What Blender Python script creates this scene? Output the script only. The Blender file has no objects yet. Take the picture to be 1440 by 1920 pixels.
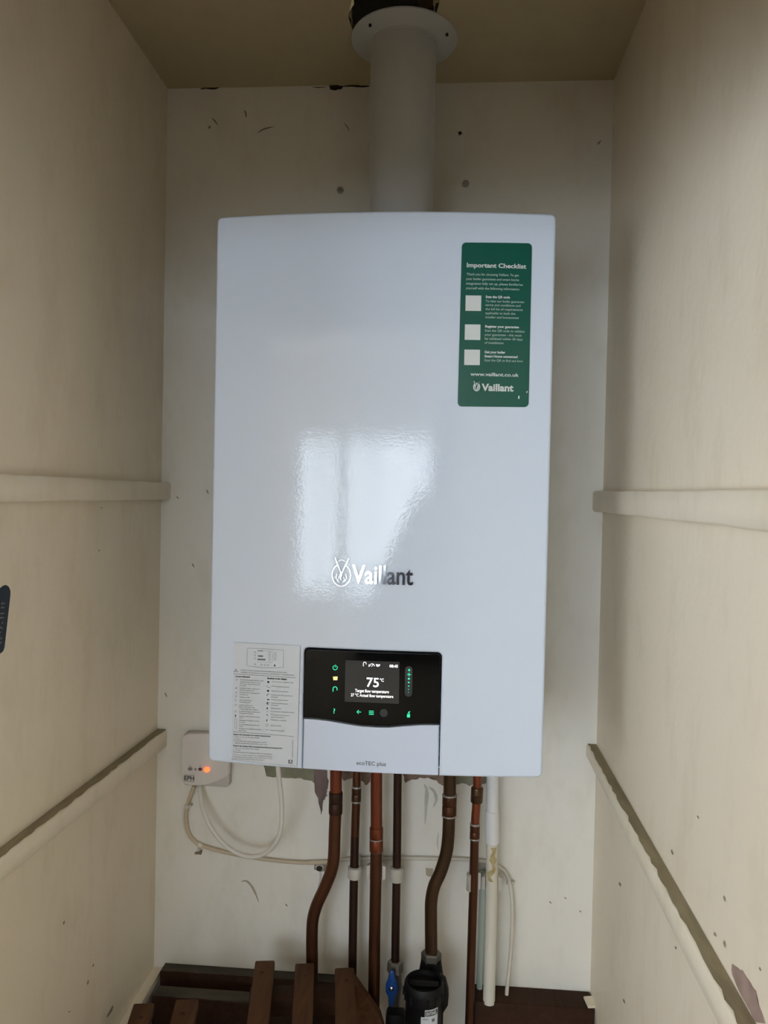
import bpy, bmesh, math, random
from mathutils import Vector, Matrix
random.seed(7)
SC = bpy.context.scene
COL = SC.collection

# ------------------------------------------------------------------ camera
F = 1442.0
BZ = 1.15                                    # underside of the boiler above the floor
CAM = Vector((0.0842, -1.3468, 0.3554 + BZ))
YAW, PITCH, ROLL = 0.0758, -0.0184, 0.0209
FWD = Vector((-math.sin(YAW)*math.cos(PITCH), math.cos(YAW)*math.cos(PITCH), math.sin(PITCH)))
RT0 = Vector((math.cos(YAW), math.sin(YAW), 0)); UP0 = RT0.cross(FWD)
RT = RT0*math.cos(ROLL) + UP0*math.sin(ROLL)
UP = -RT0*math.sin(ROLL) + UP0*math.cos(ROLL)
cd = bpy.data.cameras.new('camera'); cam = bpy.data.objects.new('camera', cd); COL.objects.link(cam)
cam.matrix_world = Matrix(((RT.x, UP.x, -FWD.x, CAM.x), (RT.y, UP.y, -FWD.y, CAM.y), (RT.z, UP.z, -FWD.z, CAM.z), (0, 0, 0, 1)))
cd.sensor_fit = 'VERTICAL'; cd.sensor_height = 36.0; cd.lens = 36.0*F/1920.0
cd.clip_start = 0.02; cd.clip_end = 60
SC.camera = cam

# ------------------------------------------------------------------ daylight, exposure
SKY_STRENGTH = 6.9
w = bpy.data.worlds.new('sky'); SC.world = w; w.use_nodes = True
bg = w.node_tree.nodes['Background']
bg.inputs[0].default_value = (0.80, 0.905, 1.0, 1); bg.inputs[1].default_value = SKY_STRENGTH
WX0, WX1, WZ0, WZ1, WY = -1.53, 0.37, 0.82, 1.92, -4.40      # window opening in the room's far wall
W2 = (-3.85, -2.20, 0.75, 2.10)                               # side window: y0, y1, z0, z1 in the room's left wall
RL, RR, RH = -2.0, 1.25, 2.42
def portal(name, loc, sx, sy, d):
    ld = bpy.data.lights.new(name, 'AREA'); ld.shape = 'RECTANGLE'; ld.size = sx; ld.size_y = sy; ld.cycles.is_portal = True
    lo = bpy.data.objects.new(name, ld); COL.objects.link(lo); lo.location = loc
    lo.rotation_euler = Vector(d).to_track_quat('-Z', 'Y').to_euler()
portal('window_portal', ((WX0+WX1)/2, WY-0.06, (WZ0+WZ1)/2), WX1-WX0, WZ1-WZ0, (0, 1, 0))
portal('window_portal', (RL-.06, (W2[0]+W2[1])/2, (W2[2]+W2[3])/2), 2.0, 2.0, (1, 0, 0))
SC.view_settings.view_transform = 'Standard'; SC.view_settings.look = 'None'
SC.view_settings.gamma = 1.0; SC.view_settings.use_curve_mapping = False
SC.view_settings.exposure = 0.93
SC.cycles.max_bounces = 7; SC.cycles.diffuse_bounces = 5; SC.cycles.glossy_bounces = 4
SC.cycles.transparent_max_bounces = 12; SC.cycles.caustics_reflective = False; SC.cycles.caustics_refractive = False

# ------------------------------------------------------------------ geometry helpers
def ray(px, py):
    return FWD + RT*((px-720)/F) + UP*((960-py)/F)
def at(px, py, Y):                            # point of a plane parallel to the back wall
    d = ray(px, py); return CAM + d*((Y-CAM.y)/d.y)
def atx(px, py, X):                           # point of a plane parallel to the side walls
    d = ray(px, py); return CAM + d*((X-CAM.x)/d.x)
def atz(px, py, Z):
    d = ray(px, py); return CAM + d*((Z-CAM.z)/d.z)
def depth(P): return (P-CAM).dot(FWD)

def mat(name, col=(.8,.8,.8), rough=.5, metal=0, var=0.0, scale=8, col2=None, bump=0, bscale=40, emit=None, estr=0, coat=0, spec=.5, stretch=None, detail=4):
    m = bpy.data.materials.new(name); m.use_nodes = True
    nt = m.node_tree; b = nt.nodes['Principled BSDF']
    b.inputs['Base Color'].default_value = (*col, 1); b.inputs['Roughness'].default_value = rough
    b.inputs['Metallic'].default_value = metal; b.inputs['Coat Weight'].default_value = coat
    b.inputs['Specular IOR Level'].default_value = spec
    tc = nt.nodes.new('ShaderNodeTexCoord'); vec = tc.outputs['Object']
    if stretch:
        mp = nt.nodes.new('ShaderNodeMapping'); mp.inputs['Scale'].default_value = stretch
        nt.links.new(vec, mp.inputs[0]); vec = mp.outputs[0]
    if col2 or var:
        n = nt.nodes.new('ShaderNodeTexNoise'); n.inputs['Scale'].default_value = scale; n.inputs['Detail'].default_value = detail
        nt.links.new(vec, n.inputs['Vector'])
        r = nt.nodes.new('ShaderNodeValToRGB')
        c2 = col2 or tuple(max(0, c*(1-var)) for c in col)
        r.color_ramp.elements[0].position = .35; r.color_ramp.elements[1].position = .65
        r.color_ramp.elements[0].color = (*c2, 1); r.color_ramp.elements[1].color = (*col, 1)
        nt.links.new(n.outputs['Fac'], r.inputs[0]); nt.links.new(r.outputs[0], b.inputs['Base Color'])
    if bump:
        n2 = nt.nodes.new('ShaderNodeTexNoise'); n2.inputs['Scale'].default_value = bscale; n2.inputs['Detail'].default_value = 1
        nt.links.new(vec, n2.inputs['Vector'])
        bp = nt.nodes.new('ShaderNodeBump'); bp.inputs['Strength'].default_value = bump; bp.inputs['Distance'].default_value = .002
        nt.links.new(n2.outputs['Fac'], bp.inputs['Height']); nt.links.new(bp.outputs[0], b.inputs['Normal'])
    if emit:
        b.inputs['Emission Color'].default_value = (*emit, 1); b.inputs['Emission Strength'].default_value = estr
    return m

def link(name, me, m, parent=None, smooth=None):
    o = bpy.data.objects.new(name, me); COL.objects.link(o)
    if m: me.materials.append(m)
    if smooth:
        for p in me.polygons: p.use_smooth = True
        me.set_sharp_from_angle(angle=math.radians(smooth))
    if parent:
        o.parent = parent; o.matrix_parent_inverse = Matrix.Translation(-parent.location) if parent.type == 'EMPTY' else Matrix.Identity(4)
    return o
def thing(name, loc, label, cat, group=None):
    o = bpy.data.objects.new(name, None); COL.objects.link(o); o.location = loc; o.empty_display_size = .03
    return tag(o, label, cat, group)
def tag(o, label, cat, group=None):
    o['label'] = label; o['category'] = cat
    if group: o['group'] = group
    return o
def struct(o):
    o['kind'] = 'structure'; return o
def from_bm(name, bm, m, parent=None, smooth=None):
    bmesh.ops.recalc_face_normals(bm, faces=bm.faces)
    me = bpy.data.meshes.new(name); bm.to_mesh(me); bm.free()
    return link(name, me, m, parent, smooth)
def add_box(bm, a, b, bevel=0, seg=2):
    a, b = Vector(a), Vector(b)
    r = bmesh.ops.create_cube(bm, size=1); vs = r['verts']
    c = (a+b)/2; s = b-a
    for v in vs: v.co = Vector((v.co.x*abs(s.x), v.co.y*abs(s.y), v.co.z*abs(s.z))) + c
    if bevel:
        es = {e for v in vs for e in v.link_edges}
        bmesh.ops.bevel(bm, geom=list(es), offset=bevel, segments=seg, affect='EDGES', profile=.5)
def box(name, a, b, m, parent=None, bevel=0, seg=2):
    bm = bmesh.new(); add_box(bm, a, b, bevel, seg)
    return from_bm(name, bm, m, parent, 35 if bevel else None)
def smooth_path(pts, n=8):
    pts = [Vector(p) for p in pts]
    if len(pts) < 3: return pts
    out = []
    P = [2*pts[0]-pts[1]] + pts + [2*pts[-1]-pts[-2]]
    for i in range(1, len(P)-2):
        p0, p1, p2, p3 = P[i-1:i+3]
        for k in range(n):
            t = k/n
            out.append(.5*((2*p1) + (p2-p0)*t + (2*p0-5*p1+4*p2-p3)*t*t + (-p0+3*p1-3*p2+p3)*t**3))
    out.append(pts[-1]); return out
def add_tube(bm, pts, r, seg=16, caps=True):
    pts = [Vector(p) for p in pts]; n = len(pts)
    rr = r if isinstance(r, (list, tuple)) else [r]*n
    t0 = (pts[1]-pts[0]).normalized()
    ref = Vector((0, 1, 0)) if abs(t0.y) < .9 else Vector((1, 0, 0))
    u = t0.cross(ref).normalized(); rings = []
    for i, p in enumerate(pts):
        t = ((pts[min(i+1, n-1)]-pts[i]).normalized() + (pts[i]-pts[max(i-1, 0)]).normalized()).normalized()
        u = (u - t*u.dot(t)).normalized(); v = t.cross(u)
        rings.append([bm.verts.new(p + (u*math.cos(2*math.pi*k/seg) + v*math.sin(2*math.pi*k/seg))*rr[i]) for k in range(seg)])
    for a, b in zip(rings, rings[1:]):
        for k in range(seg):
            bm.faces.new((a[k], a[(k+1) % seg], b[(k+1) % seg], b[k]))
    if caps:
        bm.faces.new(rings[0][::-1]); bm.faces.new(rings[-1])
def tube(name, pts, r, m, parent=None, seg=16, n=8, smooth=True):
    bm = bmesh.new(); add_tube(bm, smooth_path(pts, n) if smooth else pts, r, seg)
    return from_bm(name, bm, m, parent, 45)
def lathe(name, prof, c, m, parent=None, seg=32, smooth=35):
    """prof: list of (radius, z)"""
    bm = bmesh.new(); c = Vector(c); rings = []
    for r, z in prof:
        rings.append([bm.verts.new(c + Vector((max(r, 1e-5)*math.cos(2*math.pi*k/seg), max(r, 1e-5)*math.sin(2*math.pi*k/seg), z))) for k in range(seg)])
    for a, b in zip(rings, rings[1:]):
        for k in range(seg): bm.faces.new((a[k], a[(k+1) % seg], b[(k+1) % seg], b[k]))
    bm.faces.new(rings[0]); bm.faces.new(rings[-1])
    return from_bm(name, bm, m, parent, smooth)
def prism(name, pts, d, m, parent=None, smooth=None, bevel=0):
    """polygon of 3D points pushed along d"""
    bm = bmesh.new(); d = Vector(d)
    a = [bm.verts.new(Vector(p)) for p in pts]; b = [bm.verts.new(Vector(p)+d) for p in pts]
    n = len(a)
    bm.faces.new(a); bm.faces.new(b[::-1])
    for i in range(n): bm.faces.new((a[i], b[i], b[(i+1) % n], a[(i+1) % n]))
    if bevel:
        bmesh.ops.recalc_face_normals(bm, faces=bm.faces)
        bmesh.ops.bevel(bm, geom=list(bm.edges), offset=bevel, segments=2, affect='EDGES', profile=.5)
    bmesh.ops.triangulate(bm, faces=[f for f in bm.faces if len(f.verts) > 4])
    return from_bm(name, bm, m, parent, smooth)
def plank(name, A, B, wdir, wid, th, m, parent=None, bevel=.002):
    """board from A to B (centre of its upper face), width along wdir, thickness downwards"""
    A, B = Vector(A), Vector(B); wdir = Vector(wdir); t = (B-A).normalized()
    wdir = (wdir - t*wdir.dot(t)).normalized(); nrm = t.cross(wdir)
    if nrm.z > 0: nrm = -nrm
    me = [A-wdir*wid/2, A+wdir*wid/2, B+wdir*wid/2, B-wdir*wid/2]
    return prism(name, me, nrm*th, m, parent, 40, bevel)

_tx = {}
def text_geo(s, size, align='LEFT', bold=0.0, extrude=0.0, spacing=1.0):
    cu = bpy.data.curves.new('t', 'FONT'); cu.body = s; cu.size = size; cu.align_x = align
    cu.offset = bold; cu.extrude = extrude; cu.resolution_u = 3; cu.space_character = spacing
    o = bpy.data.objects.new('t', cu); COL.objects.link(o)
    dg = bpy.context.evaluated_depsgraph_get(); dg.update()
    me = bpy.data.meshes.new_from_object(o.evaluated_get(dg))
    vs = [v.co.copy() for v in me.vertices]; fs = [tuple(p.vertices) for p in me.polygons]
    bpy.data.objects.remove(o); bpy.data.curves.remove(cu); bpy.data.meshes.remove(me)
    return vs, fs
def geo_obj(name, vs, fs, m, parent=None, smooth=None):
    me = bpy.data.meshes.new(name); me.from_pydata([tuple(v) for v in vs], [], fs)
    return link(name, me, m, parent, smooth)

# ------------------------------------------------------------------ materials
M = {}
def wall_paint(name, col, dirt, rough=.55):
    m = mat(name, col, rough, bump=.25, bscale=70)
    nt = m.node_tree; b = nt.nodes['Principled BSDF']; tc = nt.nodes['Texture Coordinate']
    n1 = nt.nodes.new('ShaderNodeTexNoise'); n1.inputs['Scale'].default_value = 2.2; n1.inputs['Detail'].default_value = 2
    n2 = nt.nodes.new('ShaderNodeTexNoise'); n2.inputs['Scale'].default_value = 16; n2.inputs['Detail'].default_value = 3; n2.inputs['Roughness'].default_value = .7
    mp = nt.nodes.new('ShaderNodeMapping'); mp.inputs['Scale'].default_value = (1, 1, .45)
    nt.links.new(tc.outputs['Object'], n1.inputs['Vector']); nt.links.new(tc.outputs['Object'], mp.inputs[0]); nt.links.new(mp.outputs[0], n2.inputs['Vector'])
    r1 = nt.nodes.new('ShaderNodeValToRGB'); r1.color_ramp.elements[0].position = .3; r1.color_ramp.elements[1].position = .7
    r1.color_ramp.elements[0].color = (*dirt, 1); r1.color_ramp.elements[1].color = (*col, 1)
    r2 = nt.nodes.new('ShaderNodeValToRGB'); r2.color_ramp.elements[0].position = .3; r2.color_ramp.elements[1].position = .5
    r2.color_ramp.elements[0].color = (.9, .88, .84, 1); r2.color_ramp.elements[1].color = (1, 1, 1, 1)
    mx = nt.nodes.new('ShaderNodeMix'); mx.data_type = 'RGBA'; mx.blend_type = 'MULTIPLY'; mx.inputs[0].default_value = .6
    nt.links.new(n1.outputs['Fac'], r1.inputs[0]); nt.links.new(n2.outputs['Fac'], r2.inputs[0])
    nt.links.new(r1.outputs[0], mx.inputs[6]); nt.links.new(r2.outputs[0], mx.inputs[7]); nt.links.new(mx.outputs[2], b.inputs['Base Color'])
    return m
M['wall_side'] = wall_paint('cream_wall_paint', (.88, .79, .65), (.83, .73, .58))
M['wall_back'] = wall_paint('off_white_wall_paint', (.86, .845, .79), (.82, .79, .72))
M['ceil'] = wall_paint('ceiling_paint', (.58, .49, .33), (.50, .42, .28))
M['room'] = mat('room_paint', (.83, .74, .615), .7)
M['floor'] = mat('wood_floor', (.12, .075, .045), .5, col2=(.08, .05, .03), stretch=(3, 30, 3), scale=3)
M['cavity'] = mat('dark_cavity', (.02, .015, .01), .9, var=.3)
M['lath'] = mat('old_lath', (.18, .12, .05), .8, var=.4, scale=30)
M['white'] = mat('boiler_white_enamel', (.64, .715, .84), .035, spec=.38, bump=.035, bscale=330, coat=.0)
M['case'] = mat('boiler_case_enamel', (.74, .76, .80), .3)
M['flap'] = mat('flap_plastic', (.60, .67, .82), .35, bump=.02, bscale=900)
M['glass_black'] = mat('black_glass', (.003, .003, .003), .07, spec=.2)
M['black_trim'] = mat('black_trim', (.01, .01, .01), .4)
M['chrome'] = mat('chrome', (.75, .75, .76), .06, metal=1)
M['screen'] = mat('screen_grey', (.006, .006, .006), .08, spec=.2, emit=(.055, .054, .05), estr=.30)
M['lit_white'] = mat('screen_white', (.8, .8, .8), .5, emit=(1, 1, 1), estr=.75)
M['lit_green'] = mat('icon_green', (.0, .3, .2), .5, emit=(.03, .75, .36), estr=.5)
M['lit_amber'] = mat('icon_amber', (.5, .4, .15), .5, emit=(.8, .6, .22), estr=.7)
M['lit_grey'] = mat('bar_grey', (.02, .022, .024), .3)
M['ink_dark'] = mat('dark_ink', (.03, .03, .04), .5)
M['ink_grey'] = mat('grey_ink', (.16, .16, .17), .6)
M['green'] = mat('green_vinyl', (.0, .088, .062), .3)
M['print_white'] = mat('white_print', (.64, .68, .68), .4)
M['print_pale'] = mat('pale_print', (.42, .55, .49), .4)
M['paper'] = mat('white_film', (.61, .65, .71), .35)
M['flue'] = mat('flue_enamel', (.60, .61, .62), .3, var=.03)
def copper(name, c1, c2, rough=.38):
    m = mat(name, c1, rough, metal=.75, col2=c2, scale=14, stretch=(1, 1, .3), bump=.1, bscale=60)
    return m
M['cu'] = copper('copper_bright', (.25, .068, .032), (.17, .046, .024), .32)
M['cu_brown'] = copper('copper_brown', (.115, .042, .02), (.075, .03, .015), .4)
M['cu_dark'] = copper('copper_dark', (.06, .028, .019), (.036, .019, .013), .45)
M['cu_olive'] = copper('copper_olive', (.095, .05, .026), (.062, .036, .02), .36)
M['solder'] = mat('solder_grey', (.42, .40, .38), .4, metal=.7, var=.2)
M['plastic_white'] = mat('white_plastic', (.78, .79, .80), .4)
M['plastic_old'] = mat('aged_white_plastic', (.74, .72, .64), .55, col2=(.66, .62, .52), scale=20, stretch=(1, 1, .25))
M['glue'] = mat('yellow_sealant', (.40, .30, .10), .5, col2=(.55, .47, .28), scale=60)
M['pale_green'] = mat('pale_green_plastic', (.58, .68, .63), .5, var=.15)
M['clip'] = mat('clip_plastic', (.62, .60, .55), .5, col2=(.5, .47, .42), scale=40)
M['cable_white'] = mat('white_pvc_cable', (.74, .71, .66), .45)
M['cable_beige'] = mat('beige_pvc_cable', (.62, .52, .38), .5, var=.12)
M['cable_paint'] = mat('painted_cable', (.70, .66, .57), .5, var=.12, scale=40)
M['receiver'] = mat('receiver_plastic', (.74, .70, .67), .42)
M['led_red'] = mat('led_red_lit', (.8, .1, .02), .3, emit=(1, .11, .03), estr=1.5)
M['led_off'] = mat('led_dark_red', (.16, .03, .02), .35)
M['button_grey'] = mat('button_grey', (.22, .21, .20), .5)
M['batten'] = wall_paint('batten_paint', (.88, .80, .66), (.82, .74, .60))
M['raw'] = mat('raw_batten_top', (.34, .285, .18), .85, col2=(.24, .20, .125), scale=25, stretch=(3, .6, 3))
M['raw_dark'] = mat('raw_grey_wood', (.085, .075, .055), .9, col2=(.045, .04, .03), scale=14, stretch=(1, 3, 3))
def wood(name, c1, c2):
    m = bpy.data.materials.new(name); m.use_nodes = True; nt = m.node_tree; b = nt.nodes['Principled BSDF']
    tc = nt.nodes.new('ShaderNodeTexCoord'); mp = nt.nodes.new('ShaderNodeMapping'); mp.inputs['Scale'].default_value = (60, 7, 60)
    n = nt.nodes.new('ShaderNodeTexNoise'); n.inputs['Scale'].default_value = 1.4; n.inputs['Detail'].default_value = 6; n.inputs['Distortion'].default_value = .6
    r = nt.nodes.new('ShaderNodeValToRGB'); r.color_ramp.elements[0].position = .3; r.color_ramp.elements[1].position = .7
    r.color_ramp.elements[0].color = (*c2, 1); r.color_ramp.elements[1].color = (*c1, 1)
    nt.links.new(tc.outputs['Object'], mp.inputs[0]); nt.links.new(mp.outputs[0], n.inputs['Vector']); nt.links.new(n.outputs['Fac'], r.inputs[0])
    nt.links.new(r.outputs[0], b.inputs['Base Color']); b.inputs['Roughness'].default_value = .7; b.inputs['Specular IOR Level'].default_value = .2
    return m
M['wood'] = wood('slat_wood', (.125, .058, .027), (.074, .033, .0155))
M['wood_dark'] = wood('dark_wood', (.05, .022, .011), (.028, .012, .0065))
M['receiver_base'] = mat('receiver_shaded_plastic', (.56, .53, .50), .5)  # receiver plastic darkened, seam shade behind the cover put into the colour
M['nail'] = mat('nail_hole', (.03, .015, .01), .8)
M['filter'] = mat('black_filter_plastic', (.004, .004, .0045), .5, spec=.25)
M['nut'] = mat('grey_brass_nut', (.28, .26, .23), .4, metal=.8, var=.3, scale=30)
M['valve_blue'] = mat('blue_lever', (.005, .06, .28), .35)
M['blue_tag'] = mat('navy_tag', (.009, .022, .045), .4)
M['stain_olive'] = mat('bare_plaster_olive', (.22, .22, .15), .85, col2=(.30, .29, .22), scale=40)
M['stain_brown'] = mat('bare_plaster_brown', (.20, .12, .09), .85, col2=(.30, .22, .17), scale=50)
M['stain_mauve'] = mat('bare_plaster_mauve', (.24, .17, .155), .85, var=.2, scale=30)
M['bare_pink'] = mat('bare_plaster_pink', (.40, .28, .24), .85, var=.25, scale=40)
M['stain_grey'] = mat('grey_drip', (.62, .61, .57), .7, var=.15, scale=30)
M['soot'] = mat('dark_crack', (.03, .02, .012), .9)
M['mark'] = mat('scuff_mark', (.26, .22, .17), .8)
M['mark_soft'] = mat('faint_scuff', (.45, .40, .31), .8)
M['plug'] = mat('grey_wall_plug', (.42, .40, .35), .7)
M['curtain'] = mat('navy_silhouette', (.03, .032, .045), .9)
M['voile'] = mat('pale_curtain', (.7, .7, .72), .9)
M['frame'] = mat('window_frame_white', (.75, .75, .75), .4)

# ------------------------------------------------------------------ the cupboard
XL, XR, ZC = -0.4197, 0.3588, 1.0746 + BZ
YF = -0.86                                    # front of the cupboard
bx = lambda n, a, b, m: struct(box(n, a, b, m))
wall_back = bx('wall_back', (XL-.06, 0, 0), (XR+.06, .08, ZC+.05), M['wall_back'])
wall_left = bx('wall_left', (XL-.06, YF, 0), (XL, 0, ZC+.05), M['wall_side'])
wall_right = bx('wall_right', (XR, YF, 0), (XR+.06, 0, ZC+.05), M['wall_side'])
floor = bx('floor', (RL-.1, WY-.1, -.06), (RR+.1, .08, 0), M['floor'])

# ceiling with the ragged hole broken round the flue
hole_px = [(661, -8), (664, 8), (655, 22), (653, 30), (660, 38), (659, 52), (664, 62), (680, 72), (720, 80), (760, 80), (800, 66),
           (815, 36), (813, 20), (816, 12), (812, 8), (824, 4), (826, -6)]
hole = [atz(x, y, ZC) for x, y in hole_px] + [Vector((atz(740, 20, ZC).x+dx, dy, ZC)) for dx, dy in ((.045, -.262), (.015, -.285), (-.02, -.278), (-.05, -.258))]
bm = bmesh.new()
o4 = [bm.verts.new(p) for p in ((XL-.06, YF, ZC), (XR+.06, YF, ZC), (XR+.06, .0, ZC), (XL-.06, .0, ZC))]
hv = [bm.verts.new(p) for p in hole]
es = [bm.edges.new((o4[i], o4[(i+1) % 4])) for i in range(4)] + [bm.edges.new((hv[i], hv[(i+1) % len(hv)])) for i in range(len(hv))]
bmesh.ops.triangle_fill(bm, use_beauty=True, edges=es)
hc = sum(hole, Vector())/len(hole)
for f in list(bm.faces):
    c = f.calc_center_median()
    if all(v in hv for v in f.verts) and (c-hc).length < .12:
        bm.faces.remove(f)
up = [bm.verts.new(v.co + Vector((0, 0, .016))) for v in hv]
for i in range(len(hv)): bm.faces.new((hv[i], hv[(i+1) % len(hv)], up[(i+1) % len(hv)], up[i]))
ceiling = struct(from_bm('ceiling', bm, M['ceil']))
void = box('ceiling_void', (-.2, -.42, ZC+.016), (.3, .0, ZC+.4), M['cavity'], None)
bm = bmesh.new(); bm.from_mesh(void.data)
bmesh.ops.delete(bm, geom=[f for f in bm.faces if f.normal.z < -.9], context='FACES'); bm.to_mesh(void.data); bm.free()
struct(void); void.parent = ceiling
p = atz(803, 3, ZC+.03)
lath = prism('broken_lath', [p+Vector((-.018, -.02, 0)), p+Vector((.03, -.03, 0)), p+Vector((.028, .006, 0)), p+Vector((.012, .012, 0)), p+Vector((-.012, .02, 0))], (0, 0, .02), M['lath'], ceiling)

# ------------------------------------------------------------------ the room behind the camera
LZ = 1.84                                     # head of the cupboard opening
bm = bmesh.new()
add_box(bm, (RL, YF-.1, 0), (XL, YF, RH)); add_box(bm, (XR, YF-.1, 0), (RR, YF, RH)); add_box(bm, (XL, YF-.1, LZ), (XR, YF, RH))
struct(from_bm('wall_front', bm, M['room']))
bm = bmesh.new()
add_box(bm, (RL-.1, WY, 0), (RL, W2[0], RH)); add_box(bm, (RL-.1, W2[1], 0), (RL, YF, RH))
add_box(bm, (RL-.1, W2[0], 0), (RL, W2[1], W2[2])); add_box(bm, (RL-.1, W2[0], W2[3]), (RL, W2[1], RH))
struct(from_bm('wall_room_left', bm, M['room']))
bx('wall_room_right', (RR, WY, 0), (RR+.1, YF, RH), M['room'])
bx('ceiling_room', (RL-.1, WY-.1, RH), (RR+.1, YF, RH+.08), M['room'])
bm = bmesh.new()
add_box(bm, (RL, WY-.1, 0), (WX0, WY, RH)); add_box(bm, (WX1, WY-.1, 0), (RR, WY, RH))
add_box(bm, (WX0, WY-.1, 0), (WX1, WY, WZ0)); add_box(bm, (WX0, WY-.1, WZ1), (WX1, WY, RH))
struct(from_bm('wall_far', bm, M['room']))
bm = bmesh.new(); fy0, fy1 = WY-.07, WY-.02
for a, b in (((WX0, WZ0), (WX0+.04, WZ1)), ((WX1-.04, WZ0), (WX1, WZ1)), ((WX0, WZ0), (WX1, WZ0+.04)), ((WX0, WZ1-.03), (WX1, WZ1))):
    add_box(bm, (a[0], fy0, a[1]), (b[0], fy1, b[1]))
win = struct(from_bm('window_1', bm, M['frame']))
mull = box('mullion', (-.93, fy0, WZ0+.04), (-.83, fy1+.02, WZ1-.03), M['frame'], win)
gm = bpy.data.materials.new('window_glass'); gm.use_nodes = True; nt = gm.node_tree; nt.nodes.clear()
go = nt.nodes.new('ShaderNodeOutputMaterial'); gx = nt.nodes.new('ShaderNodeMixShader'); gt = nt.nodes.new('ShaderNodeBsdfTransparent'); gg = nt.nodes.new('ShaderNodeBsdfGlossy')
gg.inputs['Roughness'].default_value = .02; gx.inputs[0].default_value = .05
nt.links.new(gt.outputs[0], gx.inputs[1]); nt.links.new(gg.outputs[0], gx.inputs[2]); nt.links.new(gx.outputs[0], go.inputs[0])
for a, b in ((WX0+.04, -.93), (-.83, WX1-.04)):
    box('pane', (a, fy0+.02, WZ0+.04), (b, fy0+.024, WZ1-.03), gm, win)
bm = bmesh.new()
for a, b in (((W2[0], W2[2]), (W2[0]+.04, W2[3])), ((W2[1]-.04, W2[2]), (W2[1], W2[3])), ((W2[0], W2[2]), (W2[1], W2[2]+.04)), ((W2[0], W2[3]-.04), (W2[1], W2[3]))):
    add_box(bm, (RL-.07, a[0], a[1]), (RL-.02, b[0], b[1]))
win2 = struct(from_bm('window_2', bm, M['frame']))
box('pane', (RL-.05, W2[0]+.04, W2[2]+.04), (RL-.046, W2[1]-.04, W2[3]-.04), gm, win2)
def curtain(name, edge, m, y, amp=.02, k=60):
    """edge(z)->(x0,x1); folded sheet hanging from the top"""
    bm = bmesh.new(); nz, nx = 60, 40; rows = []
    for i in range(nz+1):
        z = .45 + (2.15-.45)*i/nz; x0, x1 = edge(z)
        rows.append([bm.verts.new((x0+(x1-x0)*j/nx, y+amp*math.sin(j*2*math.pi/5+.3*math.sin(i*.4)), z)) for j in range(nx+1)])
    for a, b in zip(rows, rows[1:]):
        for j in range(nx): bm.faces.new((a[j], a[j+1], b[j+1], b[j]))
    o = from_bm(name, bm, m, None, 60)
    md = o.modifiers.new('thickness', 'SOLIDIFY'); md.thickness = .003
    return o
def person_edge(z):  # left edge follows the outline of the person at the camera
    if z > 1.56: return (.34, .62)
    if z > 1.52: return (.34-.24*(1.56-z)/.04, .62)
    return (.10-.44*min(1, (1.52-z)/.52)-.3*max(0, min(1, (1.0-z)/.4)), .62)
tag(curtain('curtain', person_edge, M['curtain'], WY+.09), 'dark sheet added before the window in place of the person at the camera', 'curtain')  # added sheet, blocks the window the way the person at the camera does
vm = bpy.data.materials.new('net_fabric'); vm.use_nodes = True; nt = vm.node_tree; nt.nodes.clear()
vo = nt.nodes.new('ShaderNodeOutputMaterial'); vx = nt.nodes.new('ShaderNodeMixShader'); vt = nt.nodes.new('ShaderNodeBsdfTransparent'); vd_ = nt.nodes.new('ShaderNodeBsdfTranslucent')
vd_.inputs[0].default_value = (.8, .8, .82, 1); vc = nt.nodes.new('ShaderNodeTexCoord'); vmp = nt.nodes.new('ShaderNodeMapping'); vmp.inputs['Scale'].default_value = (6, 0, .12)
vn = nt.nodes.new('ShaderNodeTexNoise'); vn.inputs['Scale'].default_value = 1.0; vn.inputs['Detail'].default_value = 2
vr = nt.nodes.new('ShaderNodeMapRange'); vr.inputs[1].default_value = .38; vr.inputs[2].default_value = .62; vr.inputs[3].default_value = .04; vr.inputs[4].default_value = .72
nt.links.new(vc.outputs['Object'], vmp.inputs[0]); nt.links.new(vmp.outputs[0], vn.inputs['Vector']); nt.links.new(vn.outputs['Fac'], vr.inputs[0])
nt.links.new(vr.outputs[0], vx.inputs[0]); nt.links.new(vt.outputs[0], vx.inputs[1]); nt.links.new(vd_.outputs[0], vx.inputs[2]); nt.links.new(vx.outputs[0], vo.inputs[0])
bm = bmesh.new(); rows = []
for i in range(121):
    x = WX0-.05+(WX1-WX0+.1)*i/120
    rows.append([bm.verts.new((x, WY+.04+.012*math.sin(i*.9), z)) for z in (WZ0-.1, WZ1+.12)])
for a, b in zip(rows, rows[1:]): bm.faces.new((a[0], b[0], b[1], a[1]))
tag(from_bm('net_curtain', bm, vm, None, 60), 'sheer net curtain hanging over the far window', 'curtain')
rod = tube('curtain_rail', [(-1.7, WY+.09, 2.16), (.7, WY+.09, 2.16)], .012, M['frame'], smooth=False)
tag(rod, 'white curtain rail above the window', 'curtain rail')

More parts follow.
